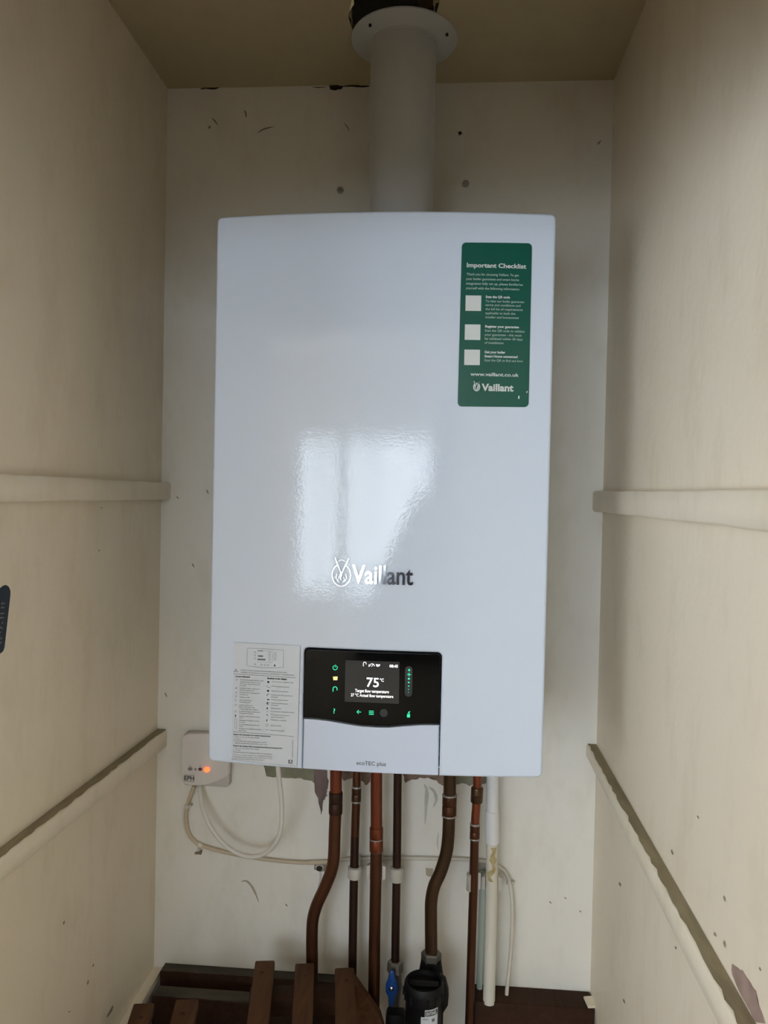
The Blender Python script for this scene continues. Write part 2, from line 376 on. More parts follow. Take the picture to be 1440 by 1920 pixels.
# ------------------------------------------------------------------ marks on the walls (worn paint, cracks, plugs)
def decal_pts(px, Y=None, X=None, Z=None):
    return [at(x, y, Y) if Y is not None else (atx(x, y, X) if X is not None else atz(x, y, Z)) for x, y in px]
def ragged(px, n=4, amp=1.2):
    out = []
    for i in range(len(px)):
        a, b = px[i], px[(i+1) % len(px)]
        for k in range(n):
            t = k/n; j = amp if k else amp*.3
            out.append((a[0]+(b[0]-a[0])*t+random.uniform(-j, j), a[1]+(b[1]-a[1])*t+random.uniform(-j, j)))
    return out
_mk = [0]
def mark(name, px, m, wall, n=5, amp=1.5, th=.0006):
    _mk[0] += 1; th += (_mk[0] % 40)*2.5e-5
    px = ragged(px, n, amp)
    if wall is wall_back: pts = decal_pts(px, Y=0); d = (0, -th, 0)
    elif wall is wall_left: pts = decal_pts(px, X=XL); d = (th, 0, 0)
    elif wall is wall_right: pts = decal_pts(px, X=XR); d = (-th, 0, 0)
    else: pts = decal_pts(px, Z=ZC); d = (0, 0, -th)
    return prism(name, pts, d, m, wall)
def streak(name, px, wd, m, wall):
    """thin line mark along a pixel path: a strip of quads just proud of the wall"""
    _mk[0] += 1; th = .0005 + (_mk[0] % 40)*2.5e-5; bm = bmesh.new(); rows = []
    def P(x, y):
        if wall is wall_back: return at(x, y, -th)
        if wall is wall_left: return atx(x, y, XL+th)
        return atx(x, y, XR-th)
    px = [(v.x, v.y) for v in smooth_path([(x, y, 0) for x, y in px], 4)]
    for i, (x, y) in enumerate(px):
        x2, y2 = px[min(i+1, len(px)-1)]; x1, y1 = px[max(i-1, 0)]
        dx, dy = x2-x1, y2-y1; l = math.hypot(dx, dy) or 1
        ww = wd*(.12+.88*math.sin(math.pi*i/(len(px)-1))**.6)*random.uniform(.8, 1.1)/2
        rows.append((bm.verts.new(P(x-dy/l*ww, y+dx/l*ww)), bm.verts.new(P(x+dy/l*ww, y-dx/l*ww))))
    for p_, q_ in zip(rows, rows[1:]): bm.faces.new((p_[0], p_[1], q_[1], q_[0]))
    return from_bm(name, bm, m, wall)
def arc_px(cx, cy, r): return [(cx+r*math.cos(a*.6), cy+r*1.2*math.sin(a*.6)) for a in range(1, 10)]
# unpainted band under the boiler
mark('bare_plaster', [(495, 1430), (612, 1430), (612, 1480), (600, 1478), (585, 1464), (560, 1459), (530, 1458), (500, 1455)], M['stain_olive'], wall_back)
mark('bare_plaster', [(589, 1440), (612, 1440), (616, 1470), (612, 1492), (606, 1500), (605, 1520), (602, 1528), (600, 1505), (594, 1490), (590, 1484)], M['stain_mauve'], wall_back, th=.0009)
mark('bare_plaster', [(636, 1440), (694, 1440), (694, 1463), (688, 1472), (672, 1460), (660, 1458), (645, 1464)], M['stain_brown'], wall_back)
mark('bare_plaster', [(755, 1440), (835, 1440), (838, 1478), (826, 1470), (812, 1459), (790, 1458), (770, 1462), (760, 1468)], M['stain_brown'], wall_back)
mark('bare_plaster', [(852, 1440), (912, 1440), (912, 1468), (895, 1470), (880, 1474), (868, 1468), (855, 1470)], M['stain_olive'], wall_back)
streak('drip_stain', [(795, 1470), (800, 1482), (799, 1510), (797, 1546)], 7, M['stain_grey'], wall_back)
streak('drip_stain', [(803, 1475), (814, 1484), (818, 1500), (812, 1514)], 6, M['stain_grey'], wall_back)
streak('drip_stain', [(822, 1560), (820, 1580), (822, 1594)], 3, M['stain_grey'], wall_back)
streak('drip_stain', [(598, 1628), (602, 1645), (596, 1665)], 5, M['stain_grey'], wall_back)
mark('bare_plaster', [(798, 1627), (812, 1628), (810, 1644), (799, 1641)], M['mark_soft'], wall_back)
mark('bare_plaster', [(366, 1598), (380, 1592), (378, 1602), (366, 1602)], M['stain_brown'], wall_back)
mark('bare_plaster', [(590, 1620), (612, 1620), (612, 1632), (600, 1634), (590, 1630)], M['mark'], wall_back)
streak('scuff_mark', arc_px(613, 1488, 3.4), 1.6, M['stain_mauve'], wall_back)
# cracks at the top of the back wall
streak('crack', [(375, 167), (386, 165), (400, 166), (414, 163)], 4, M['soot'], wall_back)
streak('crack', [(640, 162), (660, 161), (680, 162), (695, 161)], 4, M['soot'], wall_back)
mark('crack', [(618, 160), (630, 159), (643, 162), (640, 167), (628, 170), (619, 167)], M['soot'], wall_back)
streak('crack', [(585, 163), (598, 164), (612, 163)], 1.6, M['soot'], wall_back)
streak('scuff_mark', [(458, 206), (461, 213), (461, 221)], 3, M['mark'], wall_back)
streak('scuff_mark', [(397, 221), (403, 227), (408, 235)], 2.5, M['mark'], wall_back)
mark('scuff_mark', [(391, 237), (395, 236), (395, 241), (391, 241)], M['mark'], wall_back, 1)
streak('scuff_mark', [(482, 250), (495, 242), (515, 237)], 2.5, M['mark'], wall_back)
streak('scuff_mark', [(645, 230), (651, 238), (655, 246)], 2, M['mark'], wall_back)
mark('scuff_mark', [(859, 248), (864, 247), (866, 251), (861, 254)], M['soot'], wall_back, 1)
streak('scuff_mark', [(1127, 263), (1123, 268), (1120, 271)], 3, M['mark'], wall_back)
for x, y in ((638, 357), (873, 345)):
    c = at(x, y, 0)
    wp = lathe('wall_plug', [(.006, -.0), (.006, .003), (.004, .004), (.0028, .002)], (0, 0, 0), M['plug'], None, 14)
    for v in wp.data.vertices: v.co = Vector((c.x+v.co.x, -v.co.z, c.z+v.co.y))
    wp.parent = wall_back
# little scuffs
for x, y, l in ((333, 933, 5), (362, 1060, 8), (389, 922, 9), (537, 1697, 5), (1032, 1692, 4), (1060, 1684, 3), (1088, 1709, 3), (311, 1303, 9), (1134, 1629, 2)):
    streak('scuff_mark', [(x-2, y-l/2), (x, y), (x+2, y+l/2)], 2.2, M['mark'], wall_back)
streak('scuff_mark', [(452, 1653), (462, 1652), (472, 1662), (480, 1678), (485, 1692)], 4, M['mark_soft'], wall_back)
for x, y, l in ((1162, 1658, 8), (1260, 1598, 11), (1358, 1685, 12), (1358, 1770, 14), (1340, 1752, 8), (1267, 1777, 6), (1300, 1795, 4), (1309, 1532, 6), (1425, 1817, 8), (1170, 1877, 9)):
    streak('scuff_mark', [(x-1.5, y-l/2), (x-.5, y), (x+1.5, y+l/2)], 2.2, M['mark'], wall_right)
mark('bare_plaster', [(1374, 1808), (1384, 1815), (1392, 1820), (1408, 1842), (1418, 1858), (1424, 1886), (1436, 1920), (1416, 1916), (1398, 1878), (1384, 1852), (1375, 1828)], M['bare_pink'], wall_right, 2, 2)
for x, y, l in ((120, 1730, 8), (165, 1842, 9), (175, 1810, 5), (130, 1897, 3), (190, 952, 2), (186, 1032, 2)):
    streak('scuff_mark', [(x+1, y-l/2), (x, y), (x-1, y+l/2)], 2.6, M['mark'], wall_left)
streak('scuff_mark', [(212, 1885), (208, 1895), (200, 1908)], 4, M['mark'], wall_left)

# ------------------------------------------------------------------ battens on the side walls
def batten(name, wall_x, side, top_px, bot_px, label, raw=None, y_far=-.001, y_near=YF+.01, th=.0175, chamfer=False):
    """top_px: two pixels on the upper wall-side edge, bot_px: two on the lower edge of the face"""
    fx = wall_x + side*th
    a, b = atx(*top_px[0], wall_x if raw else fx), atx(*top_px[1], wall_x if raw else fx)
    zt = lambda y: a.z + (b.z-a.z)*(y-a.y)/(b.y-a.y)
    c, d = atx(*bot_px[0], fx), atx(*bot_px[1], fx)
    zb = lambda y: c.z + (d.z-c.z)*(y-c.y)/(d.y-c.y)
    t = thing(name, (wall_x, y_far, zb(y_far)), label, 'batten', 'painted wall battens')
    prof = []
    ys = [y_far + (y_near-y_far)*i/14 for i in range(15)]
    bm = bmesh.new(); rings = []
    for i, y in enumerate(ys):
        j = (lambda s: random.uniform(-s, s)) if 0 < i < 14 else (lambda s: 0)
        zz0, zz1 = zb(y)+j(.0006), zt(y)+j(.0005)
        rings.append([bm.verts.new((wall_x, y, zz0)), bm.verts.new((fx-side*.003, y, zz0)), bm.verts.new((fx, y, zz0+.003)),
                      bm.verts.new((fx, y, zz1-.0025)), bm.verts.new((fx-side*.0025, y, zz1)), bm.verts.new((wall_x, y, zz1))])
    for r1, r2 in zip(rings, rings[1:]):
        for k in range(6): bm.faces.new((r1[k], r1[(k+1) % 6], r2[(k+1) % 6], r2[k]))
    bm.faces.new(rings[0]); bm.faces.new(rings[-1])
    from_bm('board', bm, M['batten'], t, 50)
    if raw:
        L = [Vector((wall_x+side*.0008, y, zt(y)+.0004)) for y in ys]
        n = 60; R_ = []
        for i in range(n+1):
            y = y_far + (y_near-y_far)*i/n
            e = .0002 + .0034*raw*random.random()**2
            R_.append(Vector((fx-side*(.0012+e), y, zt(y)+.0004)))
        prism('bare_top', L+R_[::-1], (0, 0, .0004), M['raw'], t)
    return t
batten('wall_batten', XL, 1, ((322, 905), (0, 887)), ((322, 937), (0, 942)), 'cream painted wooden batten on the left wall at mid height')
batten('wall_batten', XR, -1, ((1122, 921), (1440, 917)), ((1122, 960), (1440, 997)), 'cream painted wooden batten on the right wall at mid height')
bl = batten('wall_batten', XL, 1, ((300, 1363.6), (0, 1590)), ((297, 1414), (0, 1657)), 'lower batten on the left wall with bare wood along its top', raw=1)
br = batten('wall_batten', XR, -1, ((1125, 1407), (1417.5, 1920)), ((1119, 1461), (1344, 1920)), 'lower batten on the right wall with bare wood top and chipped paint', raw=1)
batten('wall_batten', XL, 1, ((292, 1812), (232, 1918)), ((292, 1838), (226, 1950)), 'lowest painted batten on the left wall in the dark corner', raw=.4)

# ------------------------------------------------------------------ the boiler
BF, BULGE = -.35, .016
def fy(x): return BF + x*(-.0066) - BULGE*(1-(x/.22)**2)
def fr(px, py):
    """pixel on the boiler front -> (x, z)"""
    Y = BF-.01
    for _ in range(6):
        p = at(px, py, Y); Y = fy(p.x)
    return p.x, p.z
def front_shell(name, cols, y_off, th, r, m, parent, steps=4):
    """cols: (x, z_bottom, z_top); a slab whose front follows the boiler's curve, edges rounded with radius r"""
    n = len(cols)
    loop = [(c[0], c[1]) for c in cols] + [(c[3] if len(c) > 3 else c[0], c[2]) for c in cols[::-1]]
    N = len(loop); nor = []
    def edir(i, s):
        k = i
        for _ in range(N):
            a = loop[k % N]; b = loop[(k+s) % N]
            dx, dz = (b[0]-a[0], b[1]-a[1]) if s > 0 else (a[0]-b[0], a[1]-b[1])
            if math.hypot(dx, dz) > 1e-7: l = math.hypot(dx, dz); return dx/l, dz/l
            k += s
    for i in range(N):
        d1, d2 = edir(i, -1), edir(i, 1)
        n1, n2 = (-d1[1], d1[0]), (-d2[1], d2[0])
        sx, sz = n1[0]+n2[0], n1[1]+n2[1]; k = 1+n1[0]*n2[0]+n1[1]*n2[1]
        nor.append((sx/max(k, .25), sz/max(k, .25)))
    bm = bmesh.new(); rings = []
    def ring(ins, dy):
        out = []
        for (x, z), (nx, nz) in zip(loop, nor):
            xx, zz = x+nx*ins, z+nz*ins
            out.append(bm.verts.new((xx, fy(xx)+y_off+dy, zz)))
        return out
    rings.append([bm.verts.new((x, fy(x)+y_off+th, z)) for x, z in loop])
    for s in range(steps+1):
        a = s/steps*math.pi/2
        rings.append(ring(r*(1-math.cos(a)), r*(1-math.sin(a))))
    for ra, rb in zip(rings, rings[1:]):
        for k in range(N): bm.faces.new((ra[k], ra[(k+1) % N], rb[(k+1) % N], rb[k]))
    for rg in (rings[0], rings[-1]):
        for i in range(n-1):
            if len(cols[i]) > 3 and len(cols[i+1]) > 3: continue
            bm.faces.new((rg[i], rg[i+1], rg[N-2-i], rg[N-1-i]))
    bmesh.ops.remove_doubles(bm, verts=bm.verts, dist=1e-6)
    bmesh.ops.dissolve_degenerate(bm, edges=bm.edges, dist=1e-7)
    o = from_bm(name, bm, m, parent, 40); me = o.data
    nrm = [(0, 0, 0)]*len(me.loops)                 # exact normals of the curved front
    for p in me.polygons:
        if all(abs(me.vertices[v].co.y-(fy(me.vertices[v].co.x)+y_off)) < 1e-5 for v in p.vertices):
            for li in p.loop_indices:
                x = me.vertices[me.loops[li].vertex_index].co.x
                nv = Vector((-.0066+2*BULGE*x/.22**2, -1, 0)).normalized(); nrm[li] = tuple(nv)
    me.normals_split_custom_set(nrm)
    return o
def corner_cols(x0, x1, zb, zt, rt, rb, nx=24, k=6):
    """columns of a rounded rectangle; zb / zt callables"""
    xs = set()
    R0 = max(rt, rb)
    for i in range(k+1):
        a = i/k*math.pi/2
        xs.add(x0+R0*(1-math.cos(a))); xs.add(x1-R0*(1-math.cos(a)))
    for i in range(1, nx): xs.add(x0+R0+(x1-x0-2*R0)*i/nx)
    out = []
    for x in sorted(xs):
        d = min(x-x0, x1-x)
        f = lambda r: (r-math.sqrt(max(0, r*r-(r-d)**2))) if d < r else 0
        out.append((x, zb(x)+f(rb), zt(x)-f(rt)))
    return out
boiler = thing('boiler', (0, -.18, BZ), 'white wall-hung boiler with black control panel and silver lettering', 'boiler')
BT = BZ+.72
box('case', (-.214, -.338, BZ+.012), (.214, -.022, BT-.006), M['case'], boiler, .006)
xa, xb = fr(568, 1330)[0], fr(826, 1340)[0]             # edges of the panel opening
zn = fr(700, 1220)[1]                                    # top of the panel opening
X0, X1 = -.22, .22
cols = []
full = corner_cols(X0, X1, lambda x: BZ, lambda x: BT, .007, .007, 40)
for c in full:
    if c[0] < xa-.007: cols.append(c)
cols += [(xa, BZ, BT, xa-.0035), (xa, zn-.006, BT, xa-.0035)]
nr = .006
def nz(x):
    d = min(x-xa, xb-x); return zn-(nr-math.sqrt(max(0, nr*nr-(nr-d)**2))) if d < nr else zn
xs_ = [xa+nr*(1-math.cos(i/6*math.pi/2)) for i in range(1, 7)] + [xa+nr+(xb-xa-2*nr)*i/14 for i in range(1, 14)] + [xb-nr*(1-math.cos(i/6*math.pi/2)) for i in range(6, 0, -1)]
cols += [(x, nz(x), BT) for x in xs_]
cols += [(xb, zn-.006, BT, xb+.0035), (xb, BZ, BT, xb+.0035)]
for c in full:
    if c[0] > xb+.007: cols.append(c)
front_shell('front_cover', cols, 0, .035, .0035, M['white'], boiler)
box('panel_recess', (xa-.01, BF+.012, BZ+.004), (xb+.01, -.3, zn+.01), M['black_trim'], boiler)
g = .0012
wave_px = [(570, 1345), (590, 1346), (615, 1349), (645, 1354), (675, 1359), (705, 1361), (730, 1361.5), (755, 1359), (785, 1357), (805, 1356.5), (826, 1357)]
wv = [fr(*q) for q in wave_px]
def wave(x):
    for (xa_, za_), (xb_, zb_) in zip(wv, wv[1:]):
        if x <= xb_ or (xb_, zb_) == wv[-1]:
            t = (x-xa_)/(xb_-xa_); return za_ + (zb_-za_)*t
px0, px1 = xa+g, xb-g
fascia = front_shell('control_fascia', corner_cols(px0, px1, wave, lambda x: zn-g, .006, 0.0005, 30), -.0006, .012, .0012, M['glass_black'], boiler)
front_shell('fascia_trim', [(px0+(px1-px0)*i/30, wave(px0+(px1-px0)*i/30)-.0016, wave(px0+(px1-px0)*i/30)+.0001) for i in range(31)], .0015, .01, .0003, M['black_trim'], boiler)
flap = front_shell('lower_flap', corner_cols(px0, px1, lambda x: BZ+.001, lambda x: wave(x)-.0022, .0005, .0012, 30), .0, .02, .0012, M['flap'], boiler)

def on_front(vs, x0, z0, lift, rot=0):
    c, s = math.cos(rot), math.sin(rot)
    out = []
    for v in vs:
        x, z = x0+v.x*c-v.y*s, z0+v.x*s+v.y*c
        out.append(Vector((x, fy(x)-lift-v.z, z)))
    return out
def ftext(name, s, px, py, hpx, m, parent, lift=.0009, wpx=None, align='LEFT', bold=0, extrude=0):
    """text on the front; (px,py) baseline start (or centre), hpx = cap height in pixels, wpx = width in pixels"""
    x, z = fr(px, py); k = abs(fr(px, py-10)[1]-z)/10
    size = hpx*k/.70
    vs, fs = text_geo(s, size, align, bold*size, extrude)
    if wpx:
        w0 = max(v.x for v in vs)-min(v.x for v in vs); kx = abs(fr(px+10, py)[0]-x)/10
        for v in vs: v.x *= wpx*kx/w0
    return geo_obj(name, on_front(vs, x, z, lift), fs, m, parent)
def fquad(name, pts_px, m, parent, lift=.0008, th=.0003, ref=None):
    """flat patch on the front traced by corner pixels"""
    P = [fr(*q) for q in pts_px]
    bm = bmesh.new()
    a = [bm.verts.new((x, fy(x)-lift, z)) for x, z in P]; bm.faces.new(a)
    b = [bm.verts.new((x, fy(x)-lift+th, z)) for x, z in P]; bm.faces.new(b[::-1])
    for i in range(len(a)): bm.faces.new((a[i], b[i], b[(i+1) % len(a)], a[(i+1) % len(a)]))
    return from_bm(name, bm, m, parent)
def fline(name, px, wd, m, parent, lift=.001, closed=False):
    """stroke of pixel width wd along pixels"""
    P = [fr(*q) for q in px]; k = abs(fr(px[0][0]+10, px[0][1])[0]-P[0][0])/10*wd/2
    n = len(P); bm = bmesh.new(); L = []; R_ = []
    for i in range(n):
        a = P[(i-1) % n] if closed or i else P[i]; b = P[(i+1) % n] if closed or i < n-1 else P[i]
        dx, dz = b[0]-a[0], b[1]-a[1]; l = math.hypot(dx, dz) or 1
        x, z = P[i]; nx, nz = -dz/l*k, dx/l*k
        L.append(bm.verts.new((x+nx, fy(x)-lift, z+nz))); R_.append(bm.verts.new((x-nx, fy(x)-lift, z-nz)))
    for i in range(n if closed else n-1):
        j = (i+1) % n; bm.faces.new((L[i], L[j], R_[j], R_[i]))
    return from_bm(name, bm, m, parent)
def arc(cx, cy, r, a0, a1, n=14, ry=None):
    return [(cx+r*math.cos(math.radians(a0+(a1-a0)*i/n)), cy-(ry or r)*math.sin(math.radians(a0+(a1-a0)*i/n))) for i in range(n+1)]
def fdisc(name, cx, cy, r, m, parent, lift=.001, n=14, ry=None):
    return fquad(name, arc(cx, cy, r, 0, 360*(n-1)/n, n-1, ry), m, parent, lift)

# screen and its print
screen = fquad('display', [(648, 1237.5), (749, 1241), (748, 1319), (646.5, 1315)], M['screen'], fascia, .0017, .0012)
LW, LG = M['lit_white'], M['lit_green']
ftext('screen_text', '75', 686.5, 1286.5, 17, LW, fascia, .0022, wpx=23, bold=.012)
ftext('screen_text', '°C', 712, 1277, 5.5, LW, fascia, .0022, wpx=7.5, bold=.02)
ftext('screen_text', 'Target flow temperature', 666, 1296.5, 5.6, LW, fascia, .0022, wpx=63, bold=.012)
ftext('screen_text', '27 °C Actual flow temperature', 658, 1304.5, 5.4, LW, fascia, .0022, wpx=79, bold=.01)
ftext('screen_text', '08:45', 730.5, 1250.5, 5, LW, fascia, .0022, wpx=15.5, bold=.02)
fline('screen_icon', [(681.7, 1248.5), (681.7, 1243.5)] + arc(684.2, 1243.3, 2.6, 180, 0, 8) + [(686.8, 1245)], 1.1, LW, fascia, .0022)
fline('screen_icon', [(692, 1249.5), (692, 1245)], 1, LW, fascia, .0022)
fline('screen_icon', arc(698, 1248, 4.2, 190, -10, 10), 1, LW, fascia, .0022)
fline('screen_icon', [(697, 1249), (699.5, 1245.5)], 1, LW, fascia, .0022)
fquad('screen_icon', [(705, 1244.5), (709, 1245.5), (713, 1245), (712, 1248), (709, 1249.5), (706, 1248.5)], LW, fascia, .0022)
# touch symbols
fline('power_symbol', arc(628.5, 1251.5, 4.1, 120, 420, 18), 1.3, LG, fascia); fline('power_symbol', [(628.6, 1246), (628.6, 1251)], 1.3, LG, fascia)
fquad('water_symbol', [(624.5, 1268.5), (633.2, 1268.2), (632.6, 1275), (625.2, 1275)], M['lit_amber'], fascia)
fline('heating_symbol', [(624.6, 1296.5), (624.8, 1291)] + arc(628.4, 1291, 3.7, 180, 0, 10) + [(632.2, 1294)], 1.6, LG, fascia)
ftext('help_symbol', '?', 624.5, 1337, 9, LG, fascia, .001, bold=.02)
fline('back_symbol', [(677, 1334.8), (669.5, 1334.3)], 1.5, LG, fascia); fline('back_symbol', [(673, 1331), (669.3, 1334.3), (672.6, 1338)], 1.5, LG, fascia)
for k in range(3): fline('menu_symbol', [(691.8, 1332.8+3*k), (700.8, 1333.2+3*k)], 1.5, LG, fascia)
fdisc('dim_button', 719.5, 1336.5, 7.5, M['lit_grey'], fascia)
fquad('service_symbol', [(763.3, 1338.5), (769, 1338.7), (768.6, 1345), (763, 1344.8)], LG, fascia)
fquad('service_symbol', [(764.5, 1337.3), (766, 1334), (769.6, 1333), (767.6, 1335.6), (768, 1337.6)], LG, fascia)
bar = arc(766.5, 1256, 7, 0, 180, 10) + arc(765.8, 1299, 7, 180, 360, 10)
fquad('slider_bar', bar, M['lit_grey'], fascia, .0009)
for i, (y, r) in enumerate(((1256, 1.9), (1272.2, 1.9), (1279.2, 1.6), (1286, 1.3), (1292, 1.0), (1297.5, .8))):
    fdisc('slider_dot', 767.2-.03*(y-1256), y, r, LG, fascia, .0014)
fline('slider_plus', [(763.6, 1264.2), (770.4, 1264.5)], 1.4, LG, fascia, .0014); fline('slider_plus', [(767, 1261), (767, 1267.8)], 1.4, LG, fascia, .0014)
ftext('flap_lettering', 'ecoTEC plus', 668, 1433.5, 7.6, M['ink_dark'], flap, .0006, wpx=55)

# chrome lettering and emblem on the cover
vs, fs = text_geo('Vaillant', .0335, 'LEFT', .0005, .0012)
x, z = fr(661, 1092.5); w0 = max(v.x for v in vs)-min(v.x for v in vs)
kx = (fr(775, 1095)[0]-x)/w0
for v in vs: v.x *= kx
geo_obj('lettering', on_front(vs, x, z, .0014, -.004), fs, M['chrome'], boiler)
def emblem(name, cx, cy, s, m, parent, y_of, depth_=.0022):
    bm = bmesh.new()
    def stroke(pts, wd, closed=False):
        n = len(pts); Q = []
        for i in range(n):
            a = pts[(i-1) % n] if closed or i else pts[i]; b = pts[(i+1) % n] if closed or i < n-1 else pts[i]
            dx, dz = b[0]-a[0], b[1]-a[1]; l = math.hypot(dx, dz) or 1
            ww = (wd[i] if isinstance(wd, list) else wd)*.68
            px_, pz_ = pts[i]; nx, nz = -dz/l*ww/2, dx/l*ww/2
            row = []
            for ox, oz, dd in ((nx, nz, 0), (nx*.7, nz*.7, depth_), (-nx*.7, -nz*.7, depth_), (-nx, -nz, 0)):
                X, Z = cx+(px_+ox)*s, cz+(pz_+oz)*s
                row.append(bm.verts.new((X, y_of(X)-.0003-dd, Z)))
            Q.append(row)
        for i in range(n if closed else n-1):
            a, b = Q[i], Q[(i+1) % n]
            for k in range(3): bm.faces.new((a[k], a[k+1], b[k+1], b[k]))
        if not closed: bm.faces.new(Q[0][::-1]); bm.faces.new(Q[-1])
    cz = cy
    e = lambda a: (math.cos(math.radians(a))*.42, math.sin(math.radians(a))*.5)
    stroke([e(62 - 304*i/28 if False else 60-300*i/28) for i in range(29)], .075)     # egg ring open at the top
    stroke([(-.3, .78), (-.2, .52), (-.08, .25), (-.03, .08)], [.05, .11, .10, .07])     # ears
    stroke([(.33, .78), (.22, .52), (.09, .25), (.03, .08)], [.05, .11, .10, .07])
    stroke([(-.14, .62), (-.05, .68), (.05, .68), (.15, .62)], .045)
    stroke([(0, .16), (-.02, .0), (-.05, -.12), (0, -.24)], [.16, .22, .17, .06])        # head
    stroke([(-.2, .06), (-.24, -.12), (-.14, -.3)], .05); stroke([(.2, .06), (.25, -.12), (.13, -.3)], .05)
    stroke([(-.12, -.08), (-.16, -.2), (-.08, -.34)], .04); stroke([(.1, -.08), (.15, -.2), (.07, -.34)], .04)
    return from_bm(name, bm, m, parent)
x, z = fr(640.5, 1078)
emblem('hare_emblem', x, z, .0285, M['chrome'], boiler, fy)

# ------------------------------------------------------------------ stickers on the boiler
st = thing('checklist_sticker', (fr(925, 762)[0], fy(.1)-.001, fr(925, 762)[1]), 'green vertical checklist sticker with white print on the boiler front', 'sticker')
TLs, TRs, BLs, BRs = fr(866, 455), fr(997.5, 456.5), fr(858, 762.5), fr(991, 763.5)
def bil(u, v):
    x = (TLs[0]*(1-u)+TRs[0]*u)*(1-v) + (BLs[0]*(1-u)+BRs[0]*u)*v
    z = (TLs[1]*(1-u)+TRs[1]*u)*(1-v) + (BLs[1]*(1-u)+BRs[1]*u)*v
    return x, z
bm = bmesh.new(); ru, rv = .06, .026; rows = []
us = sorted({ru*(1-math.cos(i/6*math.pi/2)) for i in range(7)} | {1-ru*(1-math.cos(i/6*math.pi/2)) for i in range(7)} | {ru+(1-2*ru)*i/8 for i in range(9)})
tp, bt = [], []
for u in us:
    d = min(u, 1-u); e = rv*(1-math.sqrt(max(0, 1-(1-d/ru)**2))) if d < ru else 0
    for lst, v in ((tp, e), (bt, 1-e)):
        x, z = bil(u, v); lst.append(bm.verts.new((x, fy(x)-.0007, z)))
for i in range(len(us)-1):
    bm.faces.new((tp[i], tp[i+1], bt[i+1], bt[i]))
from_bm('sticker_sheet', bm, M['green'], st)
PW, PP = M['print_white'], M['print_pale']
def stext(s, zx, zy, cap, wz, m, bold=0):      # coordinates of the enlarged crop of the sticker (5.647 px per px)
    k = 5.647
    ftext('print', s, 840+zx/k, 440+zy/k, cap/k, m, st, .0011, wpx=wz/k, bold=bold)
stext('Important Checklist', 194, 346, 46, 630, PW, .028)
for s, x, y, w_ in (('Thank you for choosing Vaillant. To get', 196, 432, 554), ('your boiler guarantee and smart home', 190, 481, 562), ('integration fully set up, please familiarise', 190, 530, 600), ('yourself with the following information', 190, 579, 565)):
    stext(s, x, y, 25, w_, PP, .01)
for x, y in ((187, 645), (179, 952), (174, 1218)):
    k = 5.647; s = 165
    fquad('white_square', [(840+x/k, 440+y/k), (840+(x+s)/k, 440+(y+2)/k), (840+(x+s-3)/k, 440+(y+s)/k), (840+(x-3)/k, 440+(y+s-2)/k)], PW, st, .0011)
for s, x, y, w_, b_ in (('Scan the QR code', 398, 671, 258, 1), ('To view our boiler guarantee', 396, 716, 410, 0), ('terms and conditions and', 396, 757, 372, 0), ('the full list of requirements', 396, 800, 396, 0), ('applicable to both the', 394, 843, 318, 0), ('installer and homeowner', 394, 886, 356, 0),
                     ('Register your guarantee', 392, 984, 358, 1), ('Scan the QR code to validate', 390, 1028, 420, 0), ('your guarantee - this must', 388, 1071, 392, 0), ('be validated within 30 days', 388, 1113, 400, 0), ('of installation', 386, 1156, 200, 0),
                     ('Get your boiler', 386, 1255, 220, 1), ('Smart Home connected', 386, 1299, 350, 1), ('Scan the QR to find out how', 384, 1342, 408, 0)):
    stext(s, x, y, 24, w_, PW if b_ else PP, .04 if b_ else .01)
stext('www.vaillant.co.uk', 238, 1494, 36, 514, PW, .02)
stext('Vaillant', 360, 1652, 72, 338, PW, .035)
k = 5.647
x, z = fr(840+304/k, 440+1612/k)
fdisc('emblem_ground', 840+303/k, 440+1614/k, 38/k, PW, st, .001, 20, 46/k)
emblem('hare_emblem', x, z, .0125, M['green'], st, lambda X: fy(X)-.0009, .0004)
for s_ in (-1, 1): fline('emblem_ear', [(840+(303+s_*12)/k, 440+1590/k), (840+(303+s_*30)/k, 440+1552/k)], 1.7, PW, st, .0011)
fline('scratch', [(840+750/k, 440+1708/k), (840+748/k, 440+1740/k)], 2.4, PW, st, .0011)
fline('scratch', [(840+838/k, 440+1658/k), (840+832/k, 440+1676/k)], 2.0, PW, st, .0011)

ins = thing('instruction_sheet', (fr(500, 1435)[0], fy(-.15)-.001, fr(500, 1435)[1]), 'white instruction sheet with fine dark print on the lower left of the boiler front', 'sheet')
fquad('film', [(439, 1204.5), (500, 1207.5), (563, 1210.5), (560, 1324), (557.5, 1437), (498, 1432), (434, 1424.5), (436, 1315)], M['paper'], ins, .0007)
k = 7.387
def I(zx, zy): return 420+zx/k, 1190+zy/k
def itext(s, zx, zy, cap, wz, m, bold=0):
    p = I(zx, zy); x, z = fr(*p); q = fr(*I(zx+wz, zy+wz*.055))
    rot = math.atan2(q[1]-z, q[0]-x)
    kk = abs(fr(p[0], p[1]-10)[1]-z)/10; size = cap/k*kk/.7
    vs, fs = text_geo(s, size, 'LEFT', bold*size, 0)
    w0 = max(v.x for v in vs)-min(v.x for v in vs); f_ = math.hypot(q[0]-x, q[1]-z)/w0
    for v in vs: v.x *= f_
    return geo_obj('print', on_front(vs, x, z, .0011, rot), fs, m, ins)
IG, ID = M['ink_grey'], M['ink_dark']
fline('rule', [I(135, 540), I(560, 565), I(995, 596)], .6, IG, ins); fline('rule', [I(130, 1340), I(550, 1372), I(970, 1408)], .6, IG, ins)
fline('rule', [I(1060, 150), I(1040, 980), I(1014, 1815)], .6, M['button_grey'], ins); fline('rule', [I(100, 1725), I(560, 1778), I(1014, 1822)], .4, M['button_grey'], ins)
fline('rule', [I(140, 100), I(600, 125), I(1060, 150)], .4, M['button_grey'], ins)
